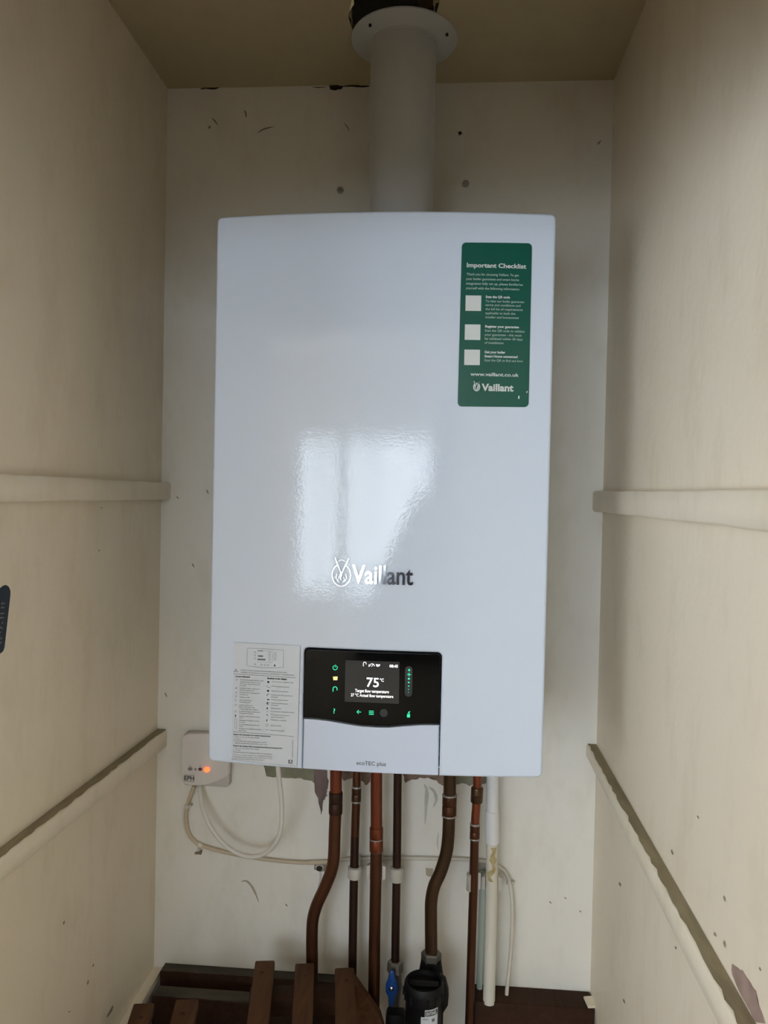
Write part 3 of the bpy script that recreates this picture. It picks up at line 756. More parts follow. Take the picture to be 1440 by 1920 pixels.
fline('panel_drawing', [I(328, 184), I(580, 195), I(828, 212), I(822, 452), I(620, 460), I(540, 458), I(430, 442), I(318, 425)], .6, IG, ins, closed=True)
fline('panel_drawing', [I(470, 215), I(675, 228), I(668, 385), I(466, 375)], .4, IG, ins, closed=True)
for a, b, c, d in ((475, 283, 542, 308), (470, 330, 575, 355), (472, 218, 540, 230)): fquad('panel_drawing', [I(a, b), I(c, b+3), I(c, d), I(a, d-3)], IG, ins)
fline('panel_drawing', arc(*I(710, 300), 2.0, 0, 345, 16, 7.5), .4, IG, ins, closed=True)
for a, b in ((432, 240), (432, 282), (430, 325), (635, 247), (632, 280), (630, 315), (632, 350), (432, 408), (520, 415), (566, 418), (612, 420)): fline('panel_drawing', arc(*I(a, b), 1.5, 0, 315, 7), .5, IG, ins, closed=True)
fdisc('panel_drawing', *I(704, 425), 1.2, ID, ins, ry=2.2)
fline('warning_triangle', [I(168, 470), I(195, 512), I(142, 512)], .9, ID, ins, closed=True); fline('warning_triangle', [I(168, 484), I(168, 502)], .7, ID, ins)
itext('Carefully read the operating instructions before you use the product.', 232, 494, 19, 645, IG); itext('Installation and maintenance work must be carried out by a competent person.', 232, 524, 19, 745, IG)
itext('Control elements', 158, 583, 20, 205, ID, .04); itext('Symbols in the display', 600, 610, 22, 275, ID, .04)
left = [('Activate/deactivate standby mode', 226, 628, 320), ('Reset button: hold pressed', 226, 657, 278), ('for more than 3 seconds', 226, 684, 270), ('to restart', 226, 709, 82), ('Setting hot water temperature', 222, 745, 274), ('desired temperature', 222, 772, 200), ('Setting the heating flow', 218, 803, 288), ('temperature', 218, 832, 116), ('Calling up help', 216, 868, 140), ('One level back', 216, 908, 170), ('Cancelling input', 216, 936, 150),
        ('Calling up the menu', 214, 978, 190), ('Back to the main menu', 214, 1004, 218), ('Calling up the basic display', 214, 1032, 255), ('Confirming a selection', 214, 1064, 288), ('Saving the set value', 214, 1090, 195), ('Calling up the chimney sweep', 212, 1132, 285), ('mode', 212, 1155, 52), ('Navigation through the menu', 212, 1188, 275), ('structure', 212, 1214, 84), ('Increasing/decreasing the set', 210, 1245, 282), ('value', 210, 1272, 54), ('Navigation in individual number', 208, 1303, 310), ('entries', 208, 1330, 100)]
for s, x, y, w_ in left: itext(s, x, y, 17, w_, IG)
right = [('Correct burner operation with', 665, 654, 296), ('Current system pressure', 660, 718, 246), ('Heating mode activated', 658, 784, 230), ('Constant hot water generation', 655, 838, 296), ('activated', 655, 866, 88), ('Comfort mode activated', 653, 904, 232), ('Time-controlled heating', 651, 952, 228), ('activated', 651, 980, 96), ('Display locked', 650, 1022, 140), ('Connected to the system control', 650, 1066, 316), ('Connected to the internet', 648, 1112, 255), ('system installation', 646, 1142, 186), ('Maintenance required', 646, 1184, 214), ('Adjust the time', 644, 1260, 152), ('Fault in the product', 642, 1328, 190)]
for s, x, y, w_ in right: itext(s, x, y, 17, w_, IG)
for a, b in ((178, 622), (170, 800), (168, 850), (164, 905), (164, 970), (162, 1060)): fline('symbol', arc(*I(a, b), 1.6, 0, 315, 7), .45, IG, ins, closed=True)
fquad('symbol', [I(170, 725), I(180, 745), I(160, 745)], ID, ins); fquad('symbol', [I(160, 1100), I(170, 1110), I(166, 1138), I(152, 1136)], ID, ins)
fline('symbol', arc(*I(164, 1225), 1.8, 0, 345, 16, 10), .4, IG, ins, closed=True)
fquad('symbol', [I(600, 640), I(630, 642), I(630, 668), I(604, 668)], ID, ins); fline('symbol', [I(602, 695), I(600, 728), I(650, 728)], .6, IG, ins)
fquad('symbol', [I(597, 762), I(628, 764), I(626, 790), I(597, 788)], ID, ins); fline('symbol', [I(596, 850), I(600, 825), I(630, 822)], .9, ID, ins)
fquad('symbol', [I(592, 885), I(620, 892), I(638, 892), I(626, 906), I(600, 902)], ID, ins); fline('symbol', arc(*I(609, 948), 2.2, 0, 340, 12), .7, ID, ins, closed=True); fquad('symbol', [I(600, 934), I(610, 934), I(610, 962), I(596, 954)], ID, ins)
fquad('symbol', [I(590, 1005), I(610, 1008), I(608, 1030), I(592, 1030)], ID, ins); fline('symbol', [I(588, 1062), I(598, 1072), I(616, 1050)], .6, IG, ins); fline('symbol', [I(592, 1098), I(610, 1122)], 1.2, ID, ins)
fquad('symbol', [I(594, 1158), I(604, 1198), I(586, 1198)], ID, ins); fline('symbol', arc(*I(600, 1250), 2.2, 0, 340, 12), .5, IG, ins, closed=True); fline('symbol', [I(580, 1318), I(600, 1312), I(620, 1320)], .5, IG, ins)
itext('Setting the domestic hot water temperature', 132, 1385, 21, 515, ID, .02)
for s, x, y, w_ in (('1. Press to call up the basic display.', 134, 1415, 362), ('2. Press', 134, 1445, 100), ('3. Select the hot water temperature and/or', 132, 1472, 466), ('desired temperature and confirm your entry.', 152, 1502, 460)): itext(s, x, y, 17, w_, IG)
itext('Setting the heating flow temperature/desired temperature', 130, 1542, 21, 680, ID, .02)
for s, x, y, w_ in (('1. Press to call up the basic display.', 128, 1572, 362), ('2. Press', 128, 1600, 104), ('3. Set the heating flow temperature/desired temperature.', 126, 1628, 545), ('*Function is product-specific. You can find more about', 122, 1662, 545), ('the functions and settings in the instructions of the', 120, 1690, 550), ('product and the control. Keep this sheet.', 118, 1718, 432)): itext(s, x, y, 17, w_, IG)
fline('symbol', [I(900, 1728), I(898, 1782)], 1.3, ID, ins); fline('symbol', arc(*I(924, 1752), 2.6, 60, -250, 10), 1.0, ID, ins); fline('symbol', [I(918, 1732), I(948, 1734), I(944, 1784), I(902, 1780)], .8, ID, ins)
x, z = fr(*I(958, 1700)); kk = abs(fr(545, 1390)[1]-fr(545, 1400)[1])/10
vs, fs = text_geo('0020257312_00 07/2017', 15/k*kk/.7); w0 = max(v.x for v in vs)
for v in vs: v.x *= 245/k*kk/w0
geo_obj('print', on_front(vs, x, z, .0011, math.radians(90.5)), fs, IG, ins)

# ------------------------------------------------------------------ flue
FYc = -.130
ft, fb = at(757, 60, FYc), at(753, 405, FYc)
fl = thing('flue_pipe', (fb.x, FYc, BT-.01), 'white round flue pipe rising from the boiler top to the ceiling', 'flue')
bm = bmesh.new(); rb = 57.5*depth(at(754, 390, FYc))/F; rt_ = 62.3*depth(at(757, 130, FYc))/F
zt_ = ZC+.004; A = Vector((fb.x, FYc, BT-.0055)); B = Vector((ft.x, FYc, zt_))
add_tube(bm, [A.lerp(B, t) for t in (0, .5, 1)], [rb, (rb+rt_)/2, rt_], 48)
from_bm('pipe', bm, M['flue'], fl, 45)
dc = atz(757, 78, ZC-.012)
rd = 100.5*depth(dc)/F
prof = [(rt_+.0005, .0), (rt_+.0005, .006), (rt_+.004, .0085), (rd-.004, .011), (rd, .0125), (rd, .0145), (rt_+.0005, .0145)]
ring = lathe('ceiling_plate', [(r, z-.0145) for r, z in prof], (dc.x, FYc, ZC-.0005), M['flue'], fl, 56, 30)
for px, py in ((694, 47.5), (838, 65)):
    c = atz(px, py, ZC-.0065)
    lathe('screw_hole', [(.0022, -.0016), (.0022, .002)], c, M['soot'], fl, 10)

# ------------------------------------------------------------------ copper pipes
Z4 = lambda zx, zy: (560+zx/3.273, 1420+zy/3.273)
def pipe(label, name, tr, w_px, Y, m, m_low=None, fits=(), rings=(), split=None, cat='pipe'):
    """tr: list of (zx, zy) centres; fits: (zy0, zy1, extra radius, material); rings: zy of solder beads"""
    pts = [at(*Z4(*q), Y) for q in tr]
    r = w_px/2*depth(pts[len(pts)//2])/F
    t = thing(name, pts[-1], label, cat, 'pipes under the boiler')
    top = pts[0].copy(); top.z = max(top.z, BZ+.03); pts2 = [top] + pts
    path = smooth_path(pts2, 10)
    zs = None
    if split is not None:
        zs = at(*Z4(tr[0][0], split), Y).z
        up_ = [p for p in path if p.z >= zs-1e-4]; lo_ = [p for p in path if p.z <= zs+1e-4]
        cut = up_[-1].lerp(lo_[0], .5)
        bm = bmesh.new(); add_tube(bm, up_+[cut], r); from_bm('tube', bm, m, t, 45)
        bm = bmesh.new(); add_tube(bm, [cut]+lo_, r); from_bm('tube', bm, m_low, t, 45)
    else:
        bm = bmesh.new(); add_tube(bm, path, r); from_bm('tube', bm, m, t, 45)
    def pos(zy):
        z = at(*Z4(tr[0][0], zy), Y).z
        for a, b in zip(path, path[1:]):
            if a.z >= z >= b.z: return a.lerp(b, (a.z-z)/max(a.z-b.z, 1e-6)), (b-a).normalized()
        return path[-1], Vector((0, 0, -1))
    for z0, z1, ex, fm in fits:
        p0, d0 = pos(z0); p1, d1 = pos(z1)
        bm = bmesh.new()
        add_tube(bm, [p0-(p1-p0)*.02, p0, p0+(p1-p0)*.08, p0+(p1-p0)*.46, p0+(p1-p0)*.5, p0+(p1-p0)*.54, p1-(p1-p0)*.08, p1, p1+(p1-p0)*.02],
                 [r, r+ex*.8, r+ex, r+ex, r+ex*.7, r+ex, r+ex, r+ex*.8, r], 20)
        from_bm('coupling', bm, fm, t, 30)
    for zy, ex in rings:
        p0, d0 = pos(zy); bm = bmesh.new()
        add_tube(bm, [p0-d0*.0022, p0-d0*.001, p0+d0*.001, p0+d0*.0022], [r, r+ex, r+ex, r], 20)
        from_bm('solder_ring', bm, M['solder'], t, 60)
    return t, r, path
YP = -.062
pipe('wide copper pipe bending left, leftmost of the pipes under the boiler', 'copper_pipe',
     [(229, 60), (228, 280), (221, 450), (216, 600), (202, 690), (160, 800), (114, 900), (88, 990), (82, 1090), (82, 1250), (82, 1460)], 22.5, YP-.01, M['cu'], M['cu_brown'],
     [(212, 345, .0016, M['cu_dark'])], [], 215)
pipe('thin brown copper pipe second from the left under the boiler', 'copper_pipe',
     [(357, 60), (355, 200), (345, 500), (336, 900), (330, 1300), (328, 1480)], 16, YP+.012, M['cu_brown'], M['cu_dark'],
     [(180, 272, .0011, M['cu_olive'])], [(182, .0014), (270, .0014)], 500)
pipe('straight wide reddish copper pipe in the middle, bright above its joint', 'copper_pipe',
     [(478, 60), (477, 430), (474, 700), (466, 1100), (461, 1500), (459, 1700)], 21.8, YP-.006, M['cu'], M['cu_brown'],
     [(430, 575, .0016, M['cu'])], [(500, .0018), (572, .0012)], 575)
P4 = pipe('thin dark copper pipe ending at the blue lever valve', 'copper_pipe',
     [(609, 60), (606, 300), (603, 600), (596, 1000), (593, 1240), (592, 1290)], 15.6, YP+.012, M['cu_dark'], None, [], [])
P5 = pipe('wide copper pipe bending left into the black filter', 'copper_pipe',
     [(929, 60), (926, 250), (922, 400), (917, 500), (905, 590), (872, 700), (832, 790), (814, 880), (812, 980), (813, 1150), (813, 1250)], 23.5, YP-.012, M['cu_olive'], M['cu_olive'],
     [(232, 358, .0014, M['cu_brown'])], [(232, .002), (358, .002)])
P6 = pipe('thin reddish copper pipe right next to the white plastic pipe', 'copper_pipe',
     [(1097, 60), (1096, 180), (1090, 300), (1082, 420), (1074, 750), (1066, 1000), (1051, 1500), (1044, 1720)], 16.2, YP, M['cu'], M['cu_brown'],
     [(185, 275, .003, M['cu_olive']), (412, 500, .0011, M['cu_brown'])], [(412, .0015), (500, .0015)], 500)
# white overflow pipe
wp_ = [at(*Z4(*q), YP+.02) for q in ((1187, 60), (1187, 520), (1184, 900), (1170, 1400), (1168, 1504))]
wt = thing('plastic_pipe', wp_[-1], 'white plastic overflow pipe with a socket joint, open at its lower end', 'pipe')
dW = depth(wp_[1]); r1 = 23.2/2*dW/F; r2 = 22.4/2*dW/F
top = wp_[0].copy(); top.z = BZ+.02
tube('upper_pipe', [top, at(*Z4(1187, 340), YP+.02)], r1, M['plastic_white'], wt, 20, smooth=False)
pa, pb = at(*Z4(1187, 326), YP+.02), at(*Z4(1186, 526), YP+.02)
bm = bmesh.new(); rs = 26.8/2*dW/F
add_tube(bm, [pa, pa+(pb-pa)*.02, pa+(pb-pa)*.97, pb], [r1+.0004, rs, rs, rs-.0012], 24); from_bm('socket', bm, M['plastic_white'], wt, 30)
bm = bmesh.new(); path = smooth_path([pb]+wp_[2:], 8)
add_tube(bm, path, r2, 20); from_bm('lower_pipe', bm, M['plastic_old'], wt, 45)
gp = [(1172, 535), (1205, 528), (1200, 560), (1192, 650), (1180, 668), (1168, 640), (1160, 600)]
bm = bmesh.new()
cc = lambda z: Vector((at(*Z4(1185, z), YP+.02).x, YP+.02, at(*Z4(1185, z), YP+.02).z))
rows = []
for i in range(9):
    zy = 538+i*26; c = cc(zy); a0 = -1.5+.25*math.sin(i*1.7); a1 = -.7+.35*math.sin(i*2.3+1)
    if i > 5: a0 -= .5; a1 -= .55
    rows.append([bm.verts.new(c+Vector((math.sin(a)*(r2+.0007), -math.cos(a)*(r2+.0007), 0))) for a in [a0+1.3+(a1-a0)*j/5 for j in range(6)]])
for a, b in zip(rows, rows[1:]):
    for j in range(5): bm.faces.new((a[j], a[j+1], b[j+1], b[j]))
from_bm('sealant_smear', bm, M['glue'], wt, 60)
# pale green pipe against the wall
gpts = [at(*Z4(*q), -.012) for q in ((1128, 700), (1127, 800), (1118, 1150), (1107, 1515))]
tag(tube('thin_pipe', gpts, 5.6*depth(gpts[1])/F, M['pale_green'], seg=12), 'pale green thin plastic pipe on the wall beside the white pipe', 'pipe')

# ------------------------------------------------------------------ pipe clips
def clip(px, py, r, Y, wpx_h, label, op=None):
    """moulded saddle clip: back block and an open ring round the pipe"""
    c = at(px, py, Y); h = wpx_h*depth(c)/F
    t = thing('pipe_clip', (c.x, -.001, c.z), label, 'pipe clip', 'plastic pipe clips')
    box('back_block', (c.x-r*.75, -.002, c.z-h/2), (c.x+r*.75, Y+r*1.05, c.z+h/2), M['clip'], t, .002)
    a0, a1 = op or (-150, 150)                # angle from straight back (+y), opening
    bm = bmesh.new(); n = 20; rows = []
    for i in range(n+1):
        a = math.radians(a0+(a1-a0)*i/n)
        row = []
        for rr, dz in ((r*1.08, -h/2), (r*1.68, -h/2+.0012), (r*1.68, h/2-.0012), (r*1.08, h/2)):
            row.append(bm.verts.new((c.x+math.sin(a)*rr, Y+math.cos(a)*rr, c.z+dz)))
        rows.append(row)
    for a, b in zip(rows, rows[1:]):
        for k in range(4): bm.faces.new((a[k], a[(k+1) % 4], b[(k+1) % 4], b[k]))
    bm.faces.new(rows[0]); bm.faces.new(rows[-1])
    from_bm('ring', bm, M['clip'], t, 40)
    return t
z4 = lambda zx, zy: Z4(zx, zy)
clip(*z4(344, 705), 16/2*1.29/F, YP+.012, 22, 'grey white pipe clip round the thin pipe second from the left', (-180.3, 180.3))
clip(*z4(475, 705), 21.8/2*1.27/F, YP-.006, 26, 'grey white pipe clip behind the middle wide copper pipe', (-95, 95))
clip(*z4(602, 715), 15.6/2*1.29/F, YP+.012, 27, 'grey white pipe clip closed round the dark thin pipe', (-180.3, 180.3))
clip(*z4(1074, 765), 16.2/2*1.28/F, YP, 32, 'broken grey white pipe clip on the thin pipe beside the plastic pipe', (-140, 75))
clip(*z4(1184, 772), 22.4/2*1.3/F, YP+.02, 25, 'grey white pipe clip behind the white plastic pipe', (-95, 95))
c = at(800, 1635, 0)

# ------------------------------------------------------------------ receiver box and cables
Z5 = lambda zx, zy: (280+zx/4.235, 1350+zy/4.235)
rx = thing('wireless_receiver', at(386, 1473, -.0), 'white wireless receiver box with a glowing red light on the wall', 'receiver')
def rrect(p0, p1, r, Y, k=5):
    """rounded rectangle between two corner points"""
    out = []
    for cx, cz, a in ((p1.x-r, p1.z-r, 0), (p0.x+r, p1.z-r, 90), (p0.x+r, p0.z+r, 180), (p1.x-r, p0.z+r, 270)):
        for i in range(k+1):
            t = math.radians(a+90*i/k); out.append(Vector((cx+r*math.cos(t), Y, cz+r*math.sin(t))))
    return out
yb, yc = -.017, -.030
b0, b1 = at(*Z5(268, 518), yb), at(*Z5(640, 118), yb)
prism('base', rrect(b0, b1, .006, 0), (0, yb, 0), M['receiver_base'], rx, 40, .0015)
cov = [(262, 150), (268, 128), (290, 112), (460, 110), (610, 116), (628, 130), (628, 440), (590, 462), (540, 486), (480, 506), (420, 519), (350, 522), (285, 508), (262, 494), (256, 478), (258, 300)]
pts = [at(*Z5(*q), yc) for q in cov]
prism('cover', pts, (0, -(yc-yb)-.0005, 0), M['receiver'], rx, 40, .0016)
def rdisc(name, zx, zy, rpx, m, dz=.0006, ry=1.0, dome=0):
    c = at(*Z5(zx, zy), yc); r = rpx/4.235*depth(c)/F; bm = bmesh.new(); n = 16
    rings = []
    for rr, d in ((1, 0), (1, dz), (.7, dz+dome*.7), (.35, dz+dome)):
        rings.append([bm.verts.new((c.x+r*rr*math.cos(2*math.pi*i/n), yc-.0001-d, c.z+r*ry*rr*math.sin(2*math.pi*i/n))) for i in range(n)])
    for a, b in zip(rings, rings[1:]):
        for i in range(n): bm.faces.new((a[i], a[(i+1) % n], b[(i+1) % n], b[i]))
    bm.faces.new(rings[-1])
    return from_bm(name, bm, m, rx, 60)
rdisc('button', 325, 387, 18, M['button_grey'], .0012, .75, .0005); rdisc('pilot_light', 405, 390, 16, M['led_off'], .0012, .8, .0008)
rdisc('pilot_light', 458, 393, 23, M['led_red'], .002, .85, .0022)
rdisc('switch', 367, 391, 8, M['button_grey'], .0008, 1.2)
def rtext(s, zx, zy, cap, wz, m, bold=0):
    c = at(*Z5(zx, zy), yc); k_ = depth(c)/F/4.235; vs, fs = text_geo(s, cap*k_/.7, 'LEFT', bold*cap*k_/.7)
    w0 = max(v.x for v in vs)-min(v.x for v in vs)
    geo_obj('print', [Vector((c.x+v.x*wz*k_/w0, yc-.0006, c.z+v.y)) for v in vs], fs, m, rx)
rtext('EPH', 277, 475, 34, 78, M['ink_dark'], .02)
c0, c1 = at(*Z5(274, 486), yc), at(*Z5(357, 437), yc)
bm = bmesh.new(); e_ = .0006
for a, b in (((c0.x, c0.z), (c1.x, c0.z+e_)), ((c0.x, c1.z-e_), (c1.x, c1.z)), ((c0.x, c0.z), (c0.x+e_, c1.z)), ((c1.x-e_, c0.z), (c1.x, c1.z))):
    bm.faces.new([bm.verts.new((x_, yc-.0006, z_)) for x_, z_ in ((a[0], a[1]), (b[0], a[1]), (b[0], b[1]), (a[0], b[1]))])
from_bm('print', bm, M['button_grey'], rx)
for zx, s, w_ in ((312, 'RESET', 28), (395, 'OFF', 22), (446, 'ON', 22)): rtext(s, zx, 368, 8, w_, M['button_grey'])

lp = [((403, 524), -.012), ((404, 550), -.016), ((412, 630), -.024), ((434, 725), -.034), ((500, 870), -.045), ((610, 1000), -.05), ((735, 1072), -.055), ((830, 1085), -.06), ((930, 1052), -.068), ((1010, 965), -.078), ((1048, 840), -.088), ((1050, 660), -.097), ((1032, 480), -.105), ((1022, 360), -.11), ((1018, 280), -.115)]
pts = [at(*Z5(*q), y) for q, y in lp]
tag(tube('power_cable', pts, 19/4.235*1.28/F, M['cable_white'], seg=12), 'white cable hanging in a loop from the receiver up to the boiler', 'cable')
bp_ = [Z5(351, 524), Z5(346, 545), Z5(326, 600), Z5(299, 690), Z5(290, 790), Z5(312, 900), Z5(370, 972), Z5(430, 1003), Z5(640, 1058), Z5(930, 1108), Z5(1200, 1132), Z5(1410, 1131),
       Z4(60, 644), Z4(180, 640), Z4(300, 626), Z4(450, 621), Z4(620, 620), Z4(860, 622), Z4(1050, 628), Z4(1150, 642), Z4(1200, 655), Z4(1235, 676), Z4(1268, 706), Z4(1296, 775), Z4(1310, 900), Z4(1310, 1050), Z4(1298, 1250), Z4(1279, 1420), Z4(1276, 1512)]
rc = 15/4.235*1.33/F
ys = [-.014]*3 + [-.006]*16 + [-.007]*4 + [-.008, -.012, -.016, -.02, -.024, -.026]
pts = [at(*q, ys[min(i, len(ys)-1)]) for i, q in enumerate(bp_)]
path = smooth_path(pts, 8)
icut = min(range(len(path)), key=lambda i: (path[i]-at(*Z4(190, 640), -.006)).length)
wc = thing('wall_cable', path[-1], 'thin beige painted cable clipped along the wall behind the copper pipes', 'cable')
bm = bmesh.new(); add_tube(bm, path[:icut+1], rc, 10); from_bm('sheath', bm, M['cable_beige'], wc, 60)
bm = bmesh.new(); add_tube(bm, path[icut:], rc, 10); from_bm('sheath', bm, M['cable_paint'], wc, 60)
def cable_clip(px, py, ang, label, flag=None):
    c = at(px, py, -.006); t = thing('cable_clip', (c.x, -.001, c.z), label, 'cable clip', 'small cable clips')
    ca, sa = math.cos(ang), math.sin(ang)
    bm = bmesh.new(); rows = []
    for i in range(9):
        a = math.radians(-110+220*i/8); row = []
        for rr, s in ((rc*1.05, -.0035), (rc*1.45, -.0035), (rc*1.45, .0035), (rc*1.05, .0035)):
            u = math.sin(a)*rr; y = -.006-math.cos(a)*rr
            row.append(bm.verts.new((c.x+u*ca-s*sa, y, c.z+u*sa+s*ca)))
        rows.append(row)
    for a, b in zip(rows, rows[1:]):
        for k_ in range(4): bm.faces.new((a[k_], a[(k_+1) % 4], b[(k_+1) % 4], b[k_]))
    bm.faces.new(rows[0]); bm.faces.new(rows[-1]); from_bm('saddle', bm, M['cable_paint'], t, 50)
    d = Vector((ca, 0, sa))*rc*2.0
    ln = bmesh.new(); add_tube(ln, [c+d+Vector((0, .005, 0)), c+d+Vector((0, -.004, 0)), c+d+Vector((0, -.005, 0))], [.0026, .0026, .0012], 10); from_bm('nail', ln, M['clip'], t, 40)
    return t
cable_clip(*Z5(303, 683), math.radians(15), 'small pale cable clip on the cable just below the receiver')
cable_clip(*Z5(405, 995), math.radians(-105), 'small pale cable clip where the beige cable turns along the wall')
cable_clip(*Z4(1292, 765), math.radians(-5), 'small cable clip on the loose cable right of the white pipe')
# old screw left in the wall
c = at(600, 1625, 0); t = thing('old_clip_screw', c, 'dark old clip screw in the wall beneath the beige cable', 'screw')
for nm, prof_, mm in (('clip_stub', ((.008, 0), (.008, .004), (.006, .006)), M['clip']), ('screw_head', ((.0055, .006), (.0055, .0085), (.003, .0095)), M['soot'])):
    o = lathe(nm, prof_, (0, 0, 0), mm, None, 14)
    for v in o.data.vertices: v.co = Vector((c.x+v.co.x, -v.co.z, c.z+v.co.y*.8))
    o.parent = t; o.matrix_parent_inverse = Matrix.Translation(-t.location)

# ------------------------------------------------------------------ filter and valve
fx = at(795, 1850, -.135)
fil = thing('magnetic_filter', (fx.x, -.135, fx.z-.2), 'black cylindrical system filter with a white printed label under the bent pipe', 'filter')
R1 = 37*depth(fx)/F; zt = at(793, 1838, -.135).z
lathe('canister', [(R1*.86, -.24), (R1*.92, -.235), (R1*.92, -.026), (R1*.94, -.024)], (fx.x, -.135, zt), M['filter'], fil, 40)
cap = lathe('cap', [(R1*.9, -.027), (R1*1.0, -.025), (R1*1.02, -.020), (R1*1.02, -.012), (R1*.99, -.003), (R1*.93, 0), (R1*.86, -.001), (R1*.83, -.008), (R1*.4, -.010), (.001, -.010)], (fx.x, -.135, zt), M['filter'], fil, 40)
for i in range(14):
    a = 2*math.pi*i/14
    p_ = Vector((fx.x+math.cos(a)*R1*1.02, -.135+math.sin(a)*R1*1.02, zt))
    tube('grip_rib', [p_+Vector((0, 0, -.024)), p_+Vector((0, 0, -.012))], .0018, M['filter'], fil, 8, smooth=False)
c5 = P5[2][-1]
box('grip_bar', (fx.x-R1*.75, -.141, zt-.012), (fx.x+R1*.75, -.129, zt-.003), M['filter'], fil, .002)
hp = [Vector((c5.x, c5.y, c5.z+.004)), Vector((c5.x, c5.y, c5.z-.03)), Vector((c5.x, c5.y, c5.z-.22))]
bm = bmesh.new(); add_tube(bm, hp, [.0165, .022, .022], 20); from_bm('inlet_body', bm, M['filter'], fil, 40)
bm = bmesh.new(); add_tube(bm, [Vector((c5.x, c5.y, zt-.075)), Vector((fx.x, -.125, zt-.075))], .02, 20); from_bm('side_neck', bm, M['filter'], fil, 40)
lug = at(838, 1868, -.12); 
prism('side_lug', [lug+Vector(q) for q in ((-.012, 0, .028), (-.002, 0, .02), (.003, 0, .002), (.002, 0, -.016), (-.006, 0, -.03), (-.014, 0, -.03))], (0, .02, 0), M['filter'], fil, 40, .002)
nut_c = Vector((c5.x, c5.y, c5.z))
rn = 19*depth(nut_c)/F
for k_, (z0, z1, rr) in enumerate(((.0, .016, rn), (-.010, .0, rn*.95))):
    bm = bmesh.new(); add_tube(bm, [nut_c+Vector((0, 0, z)) for z in (z0, z0+.001, z1-.002, z1)], [rr*.95, rr, rr, rr*.86], 6 if k_ == 0 else 24)
    from_bm('union_nut', bm, M['nut'], fil, 30)
# label wrapped round the canister
Rl = R1*.92+.0006
def cyl(u, z): return Vector((fx.x+math.sin(u/Rl)*Rl, -.135-math.cos(u/Rl)*Rl, z))
ztop = min(zt-.0285, at(806, 1889, -.135-Rl).z); u0, u1 = -.0035, .0255
bm = bmesh.new()
def lab(uA, uB, zA, zB, lift=0):
    n = 10; rows = []
    for i in range(n+1):
        u = uA+(uB-uA)*i/n; d = Vector((math.sin(u/Rl), -math.cos(u/Rl), 0))*lift
        rows.append((bm.verts.new(cyl(u, zA)+d), bm.verts.new(cyl(u, zB)+d)))
    for a, b in zip(rows, rows[1:]): bm.faces.new((a[0], b[0], b[1], a[1]))
lab(u0, u1, ztop-.10, ztop-.011); lab(u0+.006, u1, ztop-.011, ztop)
from_bm('label', bm, M['paper'], fil, 60)
bm = bmesh.new(); lab(u0+.0068, u1-.0012, ztop-.0098, ztop-.0018, .0003); from_bm('label_band', bm, M['ink_dark'], fil, 60)
def ltext(s, u, z, size, m, wid=None, lift=.0006, bold=0):
    vs, fs = text_geo(s, size, 'LEFT', bold*size); w0 = max(v.x for v in vs)
    geo_obj('print', [cyl(u+(v.x*wid/w0 if wid else v.x), z+v.y)+Vector((math.sin(u/Rl), -math.cos(u/Rl), 0))*lift for v in vs], fs, m, fil)
ltext('ENTINEL', u0+.008, ztop-.0082, .0074, M['print_white'], .0185, bold=.03)
bm = bmesh.new()
lab(u0+.0175, u0+.0225, ztop-.0195, ztop-.0145, .0003)
for i in range(4): lab(u0+.003, u0+.0105, ztop-.0235-.0024*i, ztop-.0222-.0024*i, .0003)
for i in range(3): lab(u0+.013, u0+.022-.003*i, ztop-.0275-.003*i, ztop-.0258-.003*i, .0003)
lab(u0+.003, u0+.012, ztop-.0148, ztop-.0138, .0003)
from_bm('label_print', bm, M['ink_grey'], fil, 60)

c4 = P4[2][-1]
val = thing('valve', (c4.x, c4.y, c4.z-.08), 'small grey isolating valve with a blue lever beside the filter', 'valve')
r4 = 15.5*depth(c4)/F
bm = bmesh.new(); add_tube(bm, [c4+Vector((0, 0, z)) for z in (.012, .010, -.006, -.008)], [r4*.7, r4*.95, r4, r4*.9], 6); from_bm('union_nut', bm, M['nut'], val, 30)
bm = bmesh.new(); add_tube(bm, [c4+Vector((0, 0, z)) for z in (-.006, -.012, -.03, -.05, -.2)], [r4*.7, r4*.8, r4*.9, r4*.75, r4*.6], 16); from_bm('valve_body', bm, M['nut'], val, 40)
lv = at(735, 1828, c4.y-.024)
prof_l = [(-.003, .006), (.003, .006), (.005, -.006), (.0095, -.016), (.0105, -.026), (.008, -.034), (.005, -.04), (.004, -.052), (-.001, -.056), (-.004, -.05), (-.006, -.038), (-.010, -.03), (-.0105, -.018), (-.006, -.006)]
prism('lever', [lv+Vector((x_, 0, z_)) for x_, z_ in prof_l], (0, .006, 0), M['valve_blue'], val, 40, .0015)
sc_ = at(734, 1853, c4.y-.026)
bm = bmesh.new(); add_tube(bm, [sc_+Vector((0, .022, 0)), sc_+Vector((0, 0, 0)), sc_+Vector((0, -.003, 0)), sc_+Vector((0, -.004, 0))], [.0042, .0042, .0035, .0015], 12); from_bm('lever_screw', bm, M['chrome'], val, 40)
box('black_union', (c4.x-.013, c4.y-.03, c4.z-.3), (c4.x+.02, c4.y-.004, c4.z-.062), M['filter'], val, .006)

